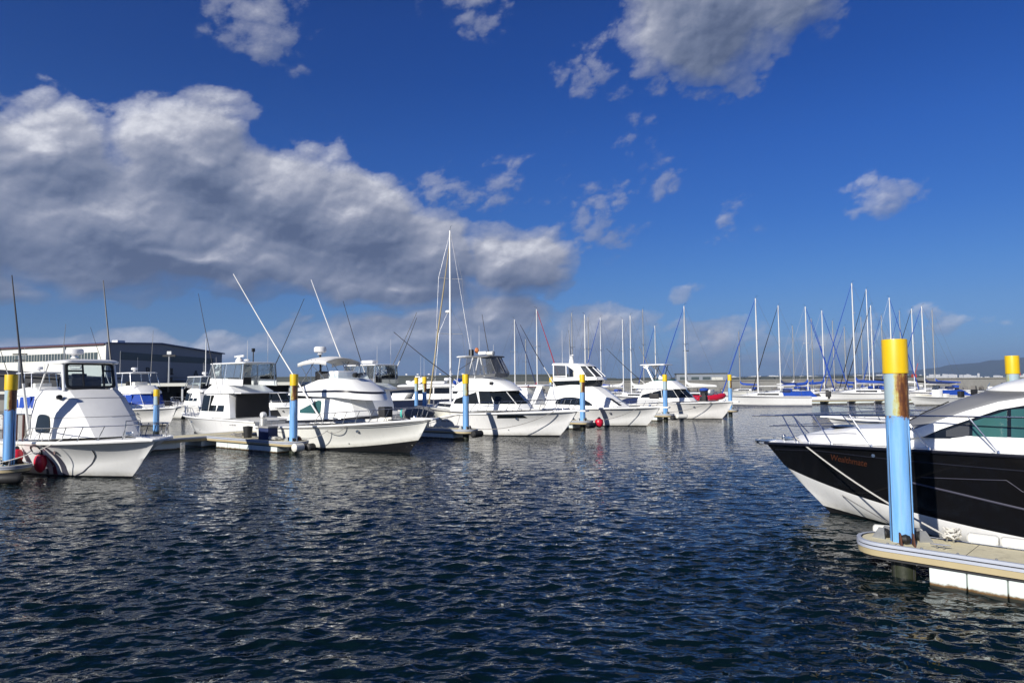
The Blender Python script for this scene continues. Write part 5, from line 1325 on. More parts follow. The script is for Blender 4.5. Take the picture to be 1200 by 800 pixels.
# J: large modern yacht, stern to the left
def boat_j():
    o = thing('motor_yacht', 'large navy hulled motor yacht with black glass saloon beyond the paired piles', 'yacht', (1.6, 66.0), RAD(-4))
    H = Hull(13.5, 4.2, 1.6, 1.35, 1.7, zexp=1.2, flare=.9, pw=2.6)
    H.mesh(o, [hull_mat('motor yacht navy hull', (.016, .022, .05), (.01, .01, .012), .05, .12, -12, 1, rough=.15)])
    H.deck(o); H.rub(o, 'gel', .06, 0)
    MB().box((-14.0, 0, .55), (1.6, 3.6, .14)).build('swim_platform', 'gel', o, bevel=.04)
    mb = MB(); mb.prism([(-13.6, -1.8, .6), (-12.4, -1.8, .6), (-11.4, -1.8, 2.0), (-12.9, -1.8, 2.0)], (0, 3.6, 0)); mb.build('transom', 'gel', o, bevel=.06)
    b = [(-2.2, 0, 1.6), (-2.6, .9, 1.6), (-4.2, 1.55, 1.5), (-11.0, 1.75, 1.45), (-11.0, 0, 1.45)]
    m1 = [(-2.8, 0, 1.85), (-3.1, .88, 1.85), (-4.5, 1.5, 1.85), (-10.9, 1.68, 1.85), (-10.9, 0, 1.85)]
    t_ = [(-5.2, 0, 2.62), (-5.4, .8, 2.62), (-6.3, 1.3, 2.62), (-10.6, 1.45, 2.62), (-10.6, 0, 2.62)]
    house('saloon', [b, m1, t_], 'gel', o, .04, .05)
    for i in (0, 1): win_uv('windscreen', m1, t_, i, [(.03, .05), (.97, .05), (.97, .95), (.03, .95)], 'glass', o)
    for x0, x1 in ((-7.2, -5.2), (-9.0, -7.3), (-10.6, -9.1)): win_xz('side_window', m1, t_, 2, [(x0, 1.92), (x1, 1.92), (x1-.9 if x1 > -6 else x1, 2.5), (x0, 2.5)], 'glass', o)
    slab('hardtop', -12.6, -5.0, 1.6, 2.66, .12, 'gel', o, .05, .5)
    MB().box((-9.2, 0, 3.0), (2.2, 1.4, .22)).build('roof_pod', 'gel', o, bevel=.1)
    for s in (-1, 1): MB().prism([(-11.8, 1.3*s, 2.75), (-11.2, 1.3*s, 2.75), (-10.0, 1.2*s, 3.5), (-10.5, 1.2*s, 3.5)], (0, .08, 0)).build('radar_arch', 'gel', o)
    MB().box((-10.6, 0, 3.55), (.5, 2.7, .1)).build('arch_top', 'gel', o, bevel=.03)
    radome(o, (-11.6, -.6, 3.05), .3, .3, post=.1); radome(o, (-8.0, .3, 3.3), .32, .26, post=.08)
    for y in (-.8, .8): antenna(o, (-10.4, y, 3.6), 2.0)
    rail('bow_rail', o, H, -4.5, 1.2, .5, .018, 7)
boat_j()

# small craft between the rows
def open_boat(label, pos, hd, s=1.0, hullc=(.72, .72, .70), cover=None, motor='black', console=True):
    o = thing('open_motorboat', label, 'motorboat', (pos[0], pos[1], 0), RAD(hd))
    H = Hull(6.0*s, 2.2*s, .7*s, .62*s, .9*s, zexp=1.5, flare=.8, pw=2.5)
    H.mesh(o, [hull_mat('open boat hull', hullc, (.02, .02, .025), .02, .05, -6, .5)]); H.deck(o, 'gel2', .02, .12, -.12); H.rub(o, 'gel', .04, 0)
    if cover:
        b = [(-1.0*s, 0, .82*s), (-1.3*s, .62*s, .8*s), (-5.2*s, .9*s, .62*s), (-5.2*s, 0, .62*s)]; t_ = [(-1.8*s, 0, 1.15*s), (-2.0*s, .3*s, 1.12*s), (-4.6*s, .4*s, 1.2*s), (-4.6*s, 0, 1.2*s)]
        house('boat_cover', [b, t_], cover, o, .1, .08)
    elif console:
        MB().box((-3.0*s, 0, 1.05*s), (.6*s, .7*s, .8*s)).build('console', 'gel', o, bevel=.06)
        MB().panel([(-2.72*s, -.36*s, 1.45*s), (-2.72*s, .36*s, 1.45*s), (-2.9*s, .32*s, 1.8*s), (-2.9*s, -.32*s, 1.8*s)], .004, .004).build('windscreen', 'windscreen', o)
        MB().box((-3.9*s, 0, .85*s), (.5*s, .8*s, .4*s)).build('seat', 'gel2', o, bevel=.05)
    mb = MB(); mb.box((-6.2*s, 0, .95*s), (.5*s, .42*s, .62*s)); mb.box((-6.25*s, 0, .45*s), (.2*s, .16*s, .9*s)); mb.build('outboard_motor', motor, o, bevel=.08)
    return o
open_boat('grey inflatable boat with black outboard lying between the sport yacht and the hardtop fisher', (10.0, 58.0), 143, .95, (.12, .12, .125), motor='black')
open_boat('small white open boat behind the foredeck of the sleek sport yacht', (11.2, 70.5), 143, 1.0)
open_boat('white open boat with a navy cover just right of the sleek sport yacht cabin', (8.6, 64.0), 143, 1.15, cover='navy')
open_boat('white console boat with black outboard showing left of the hardtop fisher cabin', (12.6, 68.0), 130, 1.2)
open_boat('white open boat with black outboard on the inner water behind the bimini boat bow', (-12.3, 59.5), 20, 1.1)
open_boat('small open boat with a black cover lying behind the bimini boat bow', (-12.8, 56.0), 15, 1.0, cover='canvas_k')
open_boat('white boat with a black cover lying just left of the dark hulled cabin boat', (-29.5, 61.0), -37, 1.3, cover='canvas_k')
open_boat('white open boat with a blue cover beyond the last cruiser bow at the sailing yachts', (31.5, 86.0), 160, 1.2, cover='blue')
open_boat('small white open boat with a navy cover moored before the breakwater', (14.2, 92.0), 143, 1.1, cover='navy')
open_boat('white motorboat with dark console lying right of the big foreground pile', (44.0, 75.0), 200, 1.15)
open_boat('white motorboat with a blue cover right of the big foreground pile', (49.5, 83.0), 190, 1.2, cover='blue')
open_boat('white motorboat with a dark outboard moored just left of the black yacht roof', (57.0, 88.0), 150, 1.25)
open_boat('small white motorboat moored under the breakwater above the black yacht windscreen', (66.0, 98.0), 160, 1.2)

# red rigid inflatable on a trailer float behind the last cruiser
def rib():
    o = thing('inflatable_boat', 'red inflatable boat with a blue covered console behind the bow of the last cruiser', 'inflatable boat', (18.7, 66.5, 1.05), RAD(8))
    for s in (-1, 1):
        MB().tube([(-1.9, .62*s, .2), (-1.7, .62*s, .2), (.8, .62*s, .2), (1.5, .4*s, .3), (1.9, .03*s, .42)], [.14, .25, .25, .25, .23], 14).build('inflated_tube', 'red', o)
    MB().box((-.3, 0, .0), (3.0, 1.0, .3)).build('hull_floor', 'gel', o, bevel=.1)
    MB().box((-.1, 0, .55), (.6, .6, .7)).build('console', 'canvas_k', o, bevel=.08)
    MB().ellipsoid((-.1, 0, .98), (.45, .42, .2)).build('console_cover', 'blue', o)
    MB().box((-2.1, 0, .4), (.45, .4, .7)).build('outboard_motor', 'black', o, bevel=.1)
    MB().tube([(1.1, -.4, .55), (1.1, 0, .75), (1.1, .4, .55)], .03, 6).build('handle', 'steel', o)
    q = thing('float_dock', 'low white float dock carrying the red inflatable boat', 'dock', (18.7, 66.5, 0), RAD(8))
    MB().box((0, 0, .55), (4.6, 2.2, .5)).build('platform', 'float', q, bevel=.05)
    for x in (-1.5, 0, 1.5): MB().box((x, 0, .15), (1.3, 2.0, .5)).build('float', 'floatw', q, bevel=.05)
    for x in (-.9, .9): MB().prism([(x, -.7, .8), (x, .7, .8), (x, .5, 1.1), (x, 0, .95), (x, -.5, 1.1)], (.12, 0, 0)).build('cradle', 'tan', q)
rib()

# ---------------------------------------------------------------- piles
def make_pile():
    o = thing('mooring_pile', '', 'pile', (0, 0, 0))
    MB().revolve([(.20, -1.2), (.20, 3.10)], (0, 0, 0), 40).build('shaft', 'pile', o)
    MB().revolve([(.196, 2.94), (.218, 2.945), (.218, 3.43), (.214, 3.445), (.02, 3.45)], (0, 0, 0), 40).build('cap', 'cap', o)
    for a in (-46, -152):
        c, s = math.cos(RAD(a)), math.sin(RAD(a))
        MB().tube([(.198*c, .198*s, -.4), (.198*c, .198*s, 1.7), (.194*c, .194*s, 2.05)], [.013, .012, .006], 8).build('weld_seam', 'black', o)
        c, s = math.cos(RAD(a+9)), math.sin(RAD(a+9))
        MB().tube([(.196*c, .196*s, -.4), (.196*c, .196*s, 2.26)], .02, 8).build('guide_strip', 'pile', o)
    return o
pile0 = make_pile()
PILES = [((5.93, 10.58), 3.60, -20, 1.0, 'big blue and rusty pile with yellow cap in the right foreground, before the black yacht'),
 ((-16.03, 21.87), 3.38, 30, 1.0, 'yellow capped pile at the left edge, mostly rusty brown above its blue sleeve'),
 ((-9.53, 29.85), 3.42, -15, 1.0, 'yellow capped blue pile at the finger end before the bimini boat'),
 ((-2.48, 36.32), 3.42, 10, 1.0, 'yellow capped pile standing before the black glassed cruiser'),
 ((4.4, 43.04), 3.42, -30, 1.0, 'yellow capped pile standing before the sleek sport yacht'),
 ((11.3, 50.69), 3.42, 40, 1.0, 'yellow capped pile standing before the hardtop fisher'),
 ((18.3, 57.6), 3.42, 0, .95, 'last yellow capped pile of the left row, right of the red inflatable'),
 ((14.6, 19.95), 3.62, 100, 1.0, 'yellow pile top showing over the black yacht roof at the right edge'),
 ((-20.9, 40.2), 2.75, 60, .95, 'yellow capped pile right of the covered sport fisher, pale blue below'),
 ((-33.0, 72.0), 2.75, 60, .9, 'thin distant yellow capped pile left of the curtained flybridge boat'),
 ((-8.0, 57.0), 3.40, 50, .95, 'thinner left one of the paired yellow piles before the navy yacht'),
 ((-6.55, 51.0), 3.42, -20, .95, 'thicker right one of the paired yellow piles before the navy yacht'),
 ((3.75, 66.0), 3.40, 0, 1.0, 'small distant yellow pile between the black glassed cruiser and the sport yacht')]
for i, (p, h, rz, s, lab) in enumerate(PILES):
    o = pile0 if i == 0 else copy_tree(pile0)
    o.location = (*p, 0); o.rotation_euler = (0, 0, RAD(rz)); o.scale = (s*.82, s*.82, h/3.45)
    o['label'] = lab; o['group'] = 'yellow capped mooring piles'

# ---------------------------------------------------------------- pontoons
def finger(label, tip, hd, length, width=.96, floats=True, hole=True, y0=0.0, fdark=False, flo0=-.45, step=.9):
    """x runs outwards; the pile stands at the origin, rounded end beyond it"""
    o = thing('finger_pontoon', label, 'pontoon', (tip[0], tip[1], 0), RAD(hd))
    w = width/2; n = 10
    def outline(g):
        P = [(-length, -w-g)] + [(.62-w*.95+(w*.95+g)*math.sin(math.pi*i/n), -(w+g)*math.cos(math.pi*i/n)) for i in range(n+1)] + [(-length, w+g)]
        return [(x, y+y0) for x, y in P]
    mb = MB(); mb.prism([(x, y, .44) for x, y in outline(-.05)], (0, 0, .08)); mb.build('deck', 'boards', o, smooth=False)
    def band(name, z0, z1, g, m):
        a = outline(g); b_ = outline(g-.06); k = len(a); mb = MB()
        mb.loft([[(*p, z0) for p in b_], [(*p, z0) for p in a], [(*p, z1) for p in a], [(*p, z1) for p in b_]], closed=False, caps=False)
        return mb.build(name, m, o, ang=50)
    band('edge_trim', .485, .530, .030, 'fender_trim'); band('edge_groove', .465, .487, .010, 'black'); band('edge_trim', .425, .467, .030, 'fender_trim'); band('frame', .33, .427, .012, 'tan')
    mb = MB(); mb.prism([(x, y, .28) for x, y in outline(-.04)], (0, 0, .16)); mb.build('underframe', 'dark', o, smooth=False)
    x = flo0; k = 0
    while x-step > -length:
        mb = MB(); mb.box((x-step/2, y0, .06), (step-.015, width-.14, .50)); mb.build('float', 'floatw', o, bevel=.02); x -= step; k += 1
    return o
def guide(o, y0=0.0, ang0=0):
    for k, a in enumerate((200, 330, 95)):
        a = RAD(a+ang0); c = (.26*math.cos(a), .26*math.sin(a))
        mb = MB(); R = RAD(0)+a
        mb.revolve([(.02, -.07), (.05, -.06), (.075, 0), (.05, .06), (.02, .07)], (0, 0, 0), 12, 'y')
        r = mb.build('pile_roller', 'black', o, loc=(c[0]*.97, c[1]*.97, .60), rot=(0, 0, R))
        for s in (-1, 1): MB().prism([(-.06, .085*s, -.09), (.14, .085*s, -.09), (.03, .085*s, .08), (-.05, .085*s, .08)], (0, .02, 0)).build('roller_bracket', 'rust' if k == 2 else 'galv', o, loc=(c[0]*1.05, c[1]*1.05, .61), rot=(0, 0, R), smooth=False)
fz = finger('near finger pontoon with tan deck and grey rubber edge under the foreground pile', (5.93, 10.58), 135, 8.0, .95, y0=-.05, flo0=-.42, step=.47)
guide(fz, 0, 20)
for k in range(9):
    for y in (-.47, .37): MB().revolve([(.004, 0), (.017, 0), (.017, .010), (.004, .014)], (.1-.45*k, y, .53), 8).build('deck_bolt', 'galv', fz)
cleat(fz, (-.55, .20, .53), RAD(10), .17); cleat(fz, (-.55, -.36, .53), RAD(0), .17); cleat(fz, (-3.2, .20, .53), 0, .17)
FD = ROW
for p, lab, L in (((-16.03, 21.87), 'finger pontoon at the left edge beside the bow-on sport fisher', 5.0), ((-9.53, 29.85), 'long finger pontoon with dock gear before the bimini boat', 6.2),
             ((-2.48, 36.32), 'finger pontoon beside the black glassed cruiser', 6.0), ((4.4, 43.04), 'short finger pontoon end under the sport yacht bow', 6.0),
             ((11.3, 50.69), 'finger pontoon end between the sport yacht and the hardtop fisher', 6.0), ((18.3, 57.6), 'farthest finger pontoon beyond the hardtop fisher', 6.0),
             ((14.6, 19.95), 'finger pontoon hidden mostly behind the black yacht at right', 8.0)):
    f = finger(lab, p, FD if p[0] < 14 or p[1] > 50 else 135, L, 1.15, step=.98)
    guide(f); cleat(f, (-1.0, -.42, .53), 0, .2); cleat(f, (-3.4, -.42, .53), 0, .2); cleat(f, (-2.2, .42, .53), 0, .2)
def walkway(label, A, B_, width=1.7):
    A = Vector((*A, 0)); B_ = Vector((*B_, 0)); L = (B_-A).length; a = math.atan2(B_.y-A.y, B_.x-A.x)
    o = thing('main_walkway', label, 'pontoon', (A.x, A.y, 0), a)
    MB().box((L/2, 0, .49), (L, width, .07)).build('deck', 'boards', o, smooth=False)
    for s in (-1, 1):
        MB().box((L/2, s*(width/2+.03), .49), (L, .07, .09)).build('edge_trim', 'fender_trim', o, bevel=.015)
        MB().box((L/2, s*(width/2), .38), (L, .05, .12)).build('frame', 'tan', o, smooth=False)
    k = int(L/3.2)
    for i in range(k): MB().box(((i+.5)*L/k, 0, .08), (2.2, width-.15, .52)).build('float', 'floatw', o, bevel=.03)
    return o
walkway('main walkway pontoon running back along the sterns of the left row', (-23.6, 22.7), (-2.3, 51.0))
walkway('far part of the walkway pontoon behind the sport yacht and the hardtop fisher', (-2.2, 52.5), (22.0, 76.0))
walkway('pale walkway pontoon serving the sailing yachts on the right', (30.5, 82.0), (70.0, 84.0), 1.8)

# ---------------------------------------------------------------- fenders, ropes, dock gear
def fender(label, p, h=.55, r=.24, m='red', eye='stripe', group=None, rot=(0, 0, 0)):
    o = thing('fender', label, 'fender', p, 0, group); o.rotation_euler = rot
    MB().revolve([(.02, -h*.5), (r*.35, -h*.47), (r*.8, -h*.30), (r, -h*.02), (r*.97, h*.18), (r*.75, h*.38), (r*.35, h*.46)], (0, 0, 0), 20).build('body', m, o)
    MB().revolve([(r*.36, h*.44), (r*.42, h*.5), (r*.2, h*.6), (.02, h*.62)], (0, 0, 0), 12).build('top_eye', eye, o)
    MB().tube([(0, 0, h*.6), (.03, .02, h*1.35)], .012, 5).build('lanyard', 'rope', o)
    return o
def wA(x, y, z): return local_to_world((-12.48, 22.43), ROW, (x, y, z))
fender('big red fender hanging at the shoulder of the bow-on sport fisher', wA(-2.73, -1.63, .46), .62, .19)
fender('second red fender half hidden behind the left pile', wA(-3.85, -1.95, .62), .60, .18)
def sausage(label, p, hd, L=.5, r=.09, m='white_f', n=1, group=None):
    o = thing('edge_fender', label, 'fender', p, RAD(hd), group)
    k = 3
    for i in range(n):
        x = -n*L/2+(i+.5)*L
        MB().revolve([(.02, -L*.48), (r*.7, -L*.47), (r, -L*.40), (r, L*.40), (r*.7, L*.47), (.02, L*.48)], (x, 0, 0), 14, 'x').build('segment', m, o)
    return o
def wF(x, y, z): return local_to_world((5.93, 10.58), 135, (x, y, z))
sausage('pair of white edge fenders on the pontoon end left of the foreground pile', wF(.22, -.55, .54), 147, .36, .085, n=2)
sausage('white segmented fender along the pontoon edge at the right border', wF(-1.55, -.60, .58), 135, .42, .085, n=4)
def wL(p, x, y, z): return local_to_world(p, FD, (x, y, z))
sausage('white fender barrel on the end of the finger before the bimini boat', wL((-9.53, 29.85), .68, -.25, .30), 60, .55, .17)
sausage('black fender barrel on the end of the finger before the bimini boat', wL((-9.53, 29.85), .70, .35, .26), 75, .5, .16, 'black')
sausage('black fender on the finger end before the black glassed cruiser', wL((-2.48, 36.32), .68, .1, .28), 53, .8, .18, 'black')
sausage('black fender on the finger end under the sport yacht bow', wL((4.4, 43.04), .68, -.2, .25), 53, .9, .17, 'black')
sausage('black fender on the finger end before the hardtop fisher', wL((11.3, 50.69), .68, 0, .25), 53, .9, .17, 'black')
fender('red ball fender beside the finger end under the sport yacht bow', (5.45, 43.3, .35), .6, .28)
sausage('slanting white fender at the hardtop fisher side by its pile', (12.35, 50.2, .35), 20, .95, .17)
sausage('black tyre fender hanging low between the sport fisher and the left finger', wL((-16.03, 21.87), .75, -.35, .18), 10, 1.1, .16, 'black')

def rope(label, a, b, sag=.1, r=.014, m='rope', knot=None):
    A, B_ = Vector(a), Vector(b)
    pts = [A.lerp(B_, i/14) - Vector((0, 0, sag*4*(i/14)*(1-i/14))) for i in range(15)]
    o = MB().tube(pts, r, 6).build('mooring_line', m)
    return tag(o, label, 'rope')
def wZ(x, y, z): return local_to_world((7.11, 15.66), 135, (x, y, z))
rope('white mooring line from the black yacht bow down to the pontoon cleat', wZ(.55, .36, 1.68), wF(-.55, -.36, .59), .12, .016)
rope('grey second line hanging close to the black yacht lower hull', wZ(-.55, HZ.side(-.55, .5)+.04, .50), wF(-.2, -.55, .42), .02, .010, 'rope_d')
def coil(label, p, r=.16, turns=4, rr=.018, m='rope', seed=1):
    rng = random.Random(seed); pts = []
    for i in range(turns*14):
        a = 2*math.pi*i/14; q = r*(1-.1*(i//14)/turns)*(1+rng.uniform(-.18, .18)); pts.append((q*math.cos(a)*1.3, q*math.sin(a), .02+.028*(i/14)+rng.uniform(0, .05)))
    o = MB().tube(pts, rr, 5).build('rope_coil', m, loc=p); return tag(o, label, 'rope')
coil('tangle of white rope around the cleat right of the foreground pile', wF(-.58, -.34, .56), .085, 5, .016, 'rope', 3)
rope('white mooring line from the sport fisher rail down to the left pontoon', wA(-1.2, -1.55, 1.32), wL((-16.03, 21.87), .1, -.5, .6), .12, .016)
rope('second line running along the sport fisher waterline to the left pile', wA(-2.6, -1.95, .9), wL((-16.03, 21.87), .2, -.3, .65), .1, .013)
def wB(x, y, z): return local_to_world((-4.38, 29.59), ROW, (x, y, z))
rope('sagging line hanging from the bimini boat side rail to its hull', wB(-2.2, -1.55, 1.30), wB(-3.6, -1.72, .92), .25, .014, 'rope_d')
rope('mooring line from the bimini boat side to its finger pile', wB(-3.4, -1.72, .95), wL((-9.53, 29.85), -.2, .5, .60), .15, .014, 'rope_d')
def wC(x, y, z): return local_to_world((2.58, 37.21), ROW, (x, y, z))
rope('mooring line from the black glassed cruiser quarter to its finger', wC(-5.6, -1.75, 1.2), wL((-2.48, 36.32), -3.4, -.42, .58), .05, .014, 'rope_d')
rope('dark mooring line sagging from the black glassed cruiser bow to its finger', wC(.2, -.92, 1.40), wL((-2.48, 36.32), -.7, .5, .56), .42, .020, 'rope_d')
rope('dark mooring line from the sleek sport yacht bow to its finger end', local_to_world((8.79, 44.77), ROW, (-.2, -1.0, 1.22)), wL((4.4, 43.04), -.7, .5, .56), .35, .020, 'rope_d')
rope('dark mooring line from the hardtop fisher bow to its finger end', local_to_world((15.99, 52.14), ROW, (-.5, -1.05, 1.30)), wL((11.3, 50.69), -.7, .5, .56), .18, .020, 'rope_d')
rope('shorter mooring line at the black glassed cruiser stern', wC(-8.2, -1.6, .75), wL((-2.48, 36.32), -4.6, .2, .55), .05, .014, 'rope_d')

PF = (-9.53, 29.85)
def dock_gear():
    o = thing('power_pedestal', 'white power pedestal with a round head on the long finger pontoon', 'pedestal', wL(PF, -2.6, .2, .52), RAD(FD))
    MB().box((0, 0, .45), (.24, .24, .9)).build('post', 'gel2', o, bevel=.03)
    MB().revolve([(.02, -.12), (.13, -.1), (.16, 0), (.13, .1), (.02, .12)], (0, 0, 1.05), 14, 'y').build('head', 'radar', o)
    o = thing('storage_box', 'dark blue storage box with a pale lid on the long finger pontoon', 'box', wL(PF, -1.75, -.1, .52), RAD(FD))
    MB().box((0, 0, .26), (.75, .5, .52)).build('body', 'navy', o, bevel=.03); MB().box((0, 0, .56), (.8, .55, .08)).build('lid', 'taupe', o, bevel=.03)
    o = thing('storage_bin', 'small black bin beside the power pedestal', 'bin', wL(PF, -3.35, -.1, .52), RAD(FD))
    MB().revolve([(.17, 0), (.22, .5), (.22, .52), (.02, .55)], (0, 0, 0), 14).build('body', 'black', o)
    coil('grey hose coil lying on the long finger pontoon', wL(PF, -4.4, .1, .53), .26, 4, .022, 'rope_d', 5)
    coil('pale rope heap lying midway along the long finger pontoon', wL(PF, -1.0, -.25, .53), .2, 4, .02, 'rope', 6)
    o = thing('covered_outboard', 'grey tarpaulin bundle with a teal end behind the bimini boat bow', 'covered dinghy', wL((-2.48, 36.32), -3.6, .1, .95), RAD(-10))
    MB().revolve([(.05, -.95), (.25, -.9), (.36, -.5), (.42, 0), (.36, .5), (.16, .85), (.02, .95)], (0, 0, .35), 14, 'x').build('tarpaulin', 'canvas_g', o)
    MB().revolve([(.02, -.08), (.24, -.06), (.26, .05), (.02, .1)], (-.95, 0, .30), 14, 'x').build('end_cap', 'teal', o)
    for x in (-.5, .5): MB().box((x, 0, -.22), (.08, .5, .42)).build('trestle', 'galv', o)
    for i, (x, y, lab) in enumerate(((-16.5, 37.5, 'tangle of bicycle-like boat trolley frames at the walkway corner'),)):
        o = thing('boat_trolley', 'folded galvanised boat trolley standing on the walkway right of the sport fisher', 'trolley', (-20.0, 30.6, .52), RAD(20))
        for s in (-1, 1): MB().revolve([(.22, -.03), (.26, -.03), (.26, .03), (.22, .03), (.22, -.03)], (.0, .35*s, .26), 18, 'y').build('wheel', 'black', o)
        mb = MB(); mb.tube([(-.7, -.3, .3), (.9, -.15, .75), (.9, .15, .75), (-.7, .3, .3)], .025, 6); mb.tube([(0, -.35, .26), (0, .35, .26)], .025, 6); mb.tube([(-.7, -.3, .3), (-.5, -.3, 1.0), (-.5, .3, 1.0), (-.7, .3, .3)], .025, 6); mb.build('trolley_frame', 'galv', o)
dock_gear()
def buoy(label, p):
    o = thing('marker_buoy', label, 'buoy', (*p, .05)); MB().ellipsoid((0, 0, .05), (.36, .36, .32)).build('body', 'orange', o); MB().revolve([(.03, 0), (.05, .12), (.02, .14)], (0, 0, .36), 8).build('top_eye', 'black', o)
buoy('orange mooring buoy afloat beyond the black yacht windscreen', (43.5, 68.0)); buoy('smaller pale orange buoy farther out near the moored motorboats', (47.6, 73.5))

# ---------------------------------------------------------------- sailing yachts
def sloop(label, mx, D, top, hd, stay=None, boom='blue', mast='alu', L=9.6, hullc=(.76, .76, .75), gap=1.0, stripe='stripe_b', detail=True, spreaders=1, radar=None, trunk='gel'):
    """mast foot at the origin; top is the masthead height over the water"""
    o = thing('sailing_yacht', label, 'sailing yacht', (mx, D, 0), RAD(hd), 'sailing yachts moored behind the motorboats')
    k = L/9.6; xs = 4.15*k                                       # stem ahead of the mast
    H = Hull(L-.9, 3.0*k, .9, 1.0*k, 1.18*k, zexp=1.6, flare=.2, pw=1.9, tran=.72, zc1=.25, fine=1.6, cb=.8)
    hm = hull_mat('sailing yacht hull', hullc, (.02, .03, .08), .06, .10, -9, 1)
    h = H.mesh(o, [hm]); h.location.x = xs-.9
    d = H.deck(o, 'deck'); d.location.x = xs-.9
    r = H.rub(o, stripe, .03, -.10); r.location.x = xs-.9
    b = [(2.2*k, 0, 1.10*k), (2.0*k, .45*k, 1.10*k), (.5*k, .92*k, 1.08*k), (-2.6*k, 1.0*k, 1.03*k), (-2.6*k, 0, 1.03*k)]
    t_ = [(1.3*k, 0, 1.28*k), (1.2*k, .38*k, 1.28*k), (.3*k, .72*k, 1.42*k), (-2.5*k, .78*k, 1.45*k), (-2.5*k, 0, 1.45*k)]
    house('cabin_trunk', [b, t_], trunk, o, .06, .03)
    win_uv('window', b, t_, 2, [(.08, .25), (.85, .25), (.85, .75), (.08, .75)], 'glass', o)
    MB().tube([(0, 0, .9), (0, 0, top*.6), (0, 0, top)], [.088, .084, .06], 10).build('mast', mast, o)
    zb = 2.15*k
    MB().tube([(-.1, 0, zb), (-3.9*k, 0, zb+.05)], .06, 8).build('boom', mast, o)
    if boom:
        MB().tube([(-.02, 0, zb+.85), (-.12, 0, zb+.5), (-.5, 0, zb+.28), (-1.5*k, 0, zb+.20), (-3.0*k, 0, zb+.14), (-3.85*k, 0, zb+.12)], [.07, .16, .20, .20, .15, .07], 9).build('sail_cover', boom, o)
    ft = top*(.98 if gap > .98 else gap)
    if stay: MB().tube([(.08, 0, ft), (xs*.5, 0, lerp(ft, 1.25, .5)), (xs-.25, 0, 1.35)], [.03, .058, .068], 7).build('furled_jib', stay, o)
    else: MB().tube([(.08, 0, ft), (xs-.2, 0, 1.2)], .012, 4).build('forestay', 'wire', o)
    MB().tube([(-.06, 0, top), (-4.6*k, 0, 1.1)], .010, 4).build('backstay', 'wire', o)
    for i in range(spreaders):
        zs = lerp(2, top, (i+1)/(spreaders+1)+.04)
        MB().tube([(-.08, -.85*k, zs), (0, 0, zs-.02), (-.08, .85*k, zs)], .025, 5).build('spreader', mast, o)
        for s in (-1, 1): MB().tube([(0, 0, top*.985 if i == spreaders-1 else zs+2), (-.08, .85*s*k, zs), (-.15, 1.3*s*k, 1.05)], .009, 4).build('shroud', 'wire', o)
    MB().tube([(0, 0, top), (-.12, 0, top+.28), (-.35, 0, top+.30)], .012, 4).build('wind_vane', 'black', o)
    if radar: radome(o, (.32, 0, radar), .24, .2, post=.05)
    mb = MB()
    for s in (-1, 1):
        px = [xs-.2, xs-1.4, 1.2*k, -.6*k, -2.4*k, -4.4*k]; P = []
        for x in px:
            y, z = H.sheer(min(x-(xs-.9), .85)); P.append((x, max(y-.08, .12)*s, z+.58)); mb.tube([(x, max(y-.08, .12)*s, z), P[-1]], .013, 5)
        mb.tube(P, .010, 5)
    mb.build('guard_rail', 'steel', o)
    if detail:
        MB().box((-3.0*k, 0, 1.62*k), (.7*k, 1.5*k, .42*k)).build('spray_hood', boom or 'navy', o, bevel=.12)
    return o

ORD = ['first', 'second', 'third', 'fourth', 'fifth', 'sixth', 'seventh', 'eighth', 'ninth', 'tenth', 'eleventh', 'twelfth', 'thirteenth', 'fourteenth', 'fifteenth', 'sixteenth', 'seventeenth', 'eighteenth', 'nineteenth', 'twentieth']
CN = {'blue': 'blue', 'canvas_k': 'black', 'red_c': 'maroon', None: 'no', 'navy': 'navy', 'tan': 'tan', 'canvas_w': 'white'}
# (azimuth tangent, masthead over horizon tangent, distance, heading, furled jib, boom cover, mast, length, detail)
MID = [(-.0905, .2240, 50, 118, 'tan', None, 'alu', 10.6, .93), (.004, .0910, 88, -37, 'navy', 'blue', 'alu_w', 9.2, 1), (.0200, .0620, 105, -37, None, 'canvas_w', 'alu_g', 8.5, 1), (.0365, .1060, 82, -37, 'red_c', 'red_c', 'alu_w', 9.4, 1),
       (.0880, .1000, 110, 143, None, 'canvas_w', 'alu_g', 9.5, 1), (.1070, .0970, 92, -37, None, 'canvas_w', 'alu_w', 9.0, 1), (.1120, .0940, 118, 143, None, 'blue', 'alu_g', 9.0, 1), (.1300, .0930, 104, 143, 'blue', 'blue', 'alu', 9.0, 1),
       (.1625, .0900, 96, -37, None, 'canvas_w', 'alu', 9.2, 1), (.1740, .0950, 86, 143, None, 'canvas_w', 'alu_w', 9.2, 1), (.1925, .1045, 122, 143, None, None, 'alu_g', 9.8, 1), (.2100, .0800, 112, 143, 'blue', 'blue', 'alu_w', 8.6, 1), (.2535, .1085, 84, 143, 'blue', 'canvas_w', 'alu_w', 9.6, 1)]
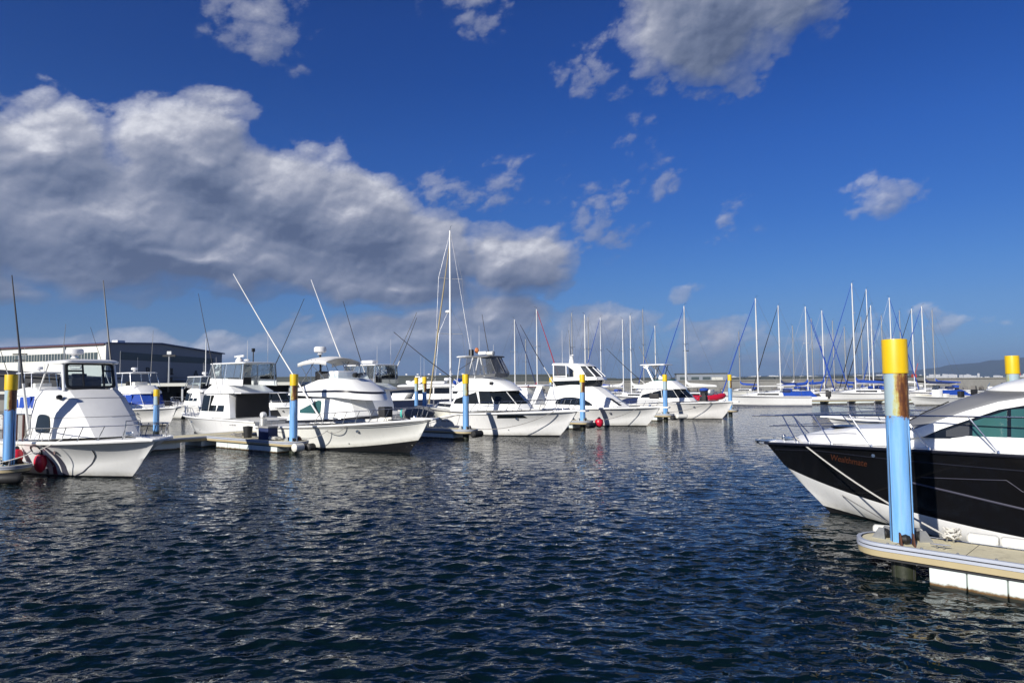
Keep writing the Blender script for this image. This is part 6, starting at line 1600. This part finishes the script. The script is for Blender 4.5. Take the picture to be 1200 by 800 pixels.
EAST = [(.3330, .0700, 126, 143, None, 'blue', 'alu_g', 8.4, 1), (.4120, .0780, 128, 5, None, 'canvas_w', 'alu_g', 8.6, 1), (.4710, .0850, 130, 165, None, 'blue', 'alu_g', 8.8, 1), (.5130, .0900, 132, 165, None, 'navy', 'alu_g', 9.0, 1), (.3590, .1190, 79, 163, 'blue', None, 'alu_w', 9.8, 1), (.3920, .1080, 98, 163, 'canvas_k', 'navy', 'alu_w', 9.4, 1), (.4320, .1060, 92, 5, 'blue', 'blue', 'alu_w', 9.2, 1), (.4400, .0880, 116, 5, 'blue', 'blue', 'alu_g', 9.0, 1),
        (.4560, .1000, 104, 5, 'blue', 'blue', 'alu_w', 9.4, 1), (.4880, .0760, 122, 165, 'blue', 'blue', 'alu_g', 8.8, 1), (.5015, .1400, 88, 165, 'blue', 'blue', 'alu_w', 10.4, 1), (.5225, .1310, 110, 165, 'canvas_k', 'canvas_k', 'alu', 11.0, 1),
        (.5280, .1070, 97, 165, 'canvas_k', 'navy', 'alu_w', 9.4, 1), (.5430, .0920, 118, 165, 'blue', 'blue', 'alu_g', 8.8, 1), (.5560, .1180, 100, 5, 'blue', 'blue', 'alu_w', 9.8, 1), (.5700, .0990, 124, 165, 'blue', 'canvas_w', 'alu_g', 9.0, 1),
        (.5880, .1015, 106, 165, 'canvas_k', 'canvas_k', 'alu_w', 9.4, 1), (.6030, .1050, 94, 165, 'blue', 'navy', 'alu_w', 9.4, 1), (.6180, .0990, 112, 165, None, 'blue', 'alu_g', 9.2, 1)]
EAST.sort()
for where, LST in (('central', MID), ('right', EAST)):
    for i, (ta, th, D, hd, st, bm_, ms, L, gp) in enumerate(LST):
        if where == 'central' and i == 0: lab = 'tallest sailing yacht mast at centre with a tan furled jib and mast radar'
        else: lab = f'sailing yacht with {CN[st]} furled jib and {CN[bm_]} boom cover, {ORD[i]} mast of the {where} group'
        s_ = sloop(lab, ta*D, D, 3+th*D, hd, st, bm_, ms, L, gap=gp, spreaders=2 if L > 10 else 1, radar=8.2 if (where == 'central' and i == 0) else None, hullc=(.76, .76, .75) if i % 5 else (.70, .70, .66))
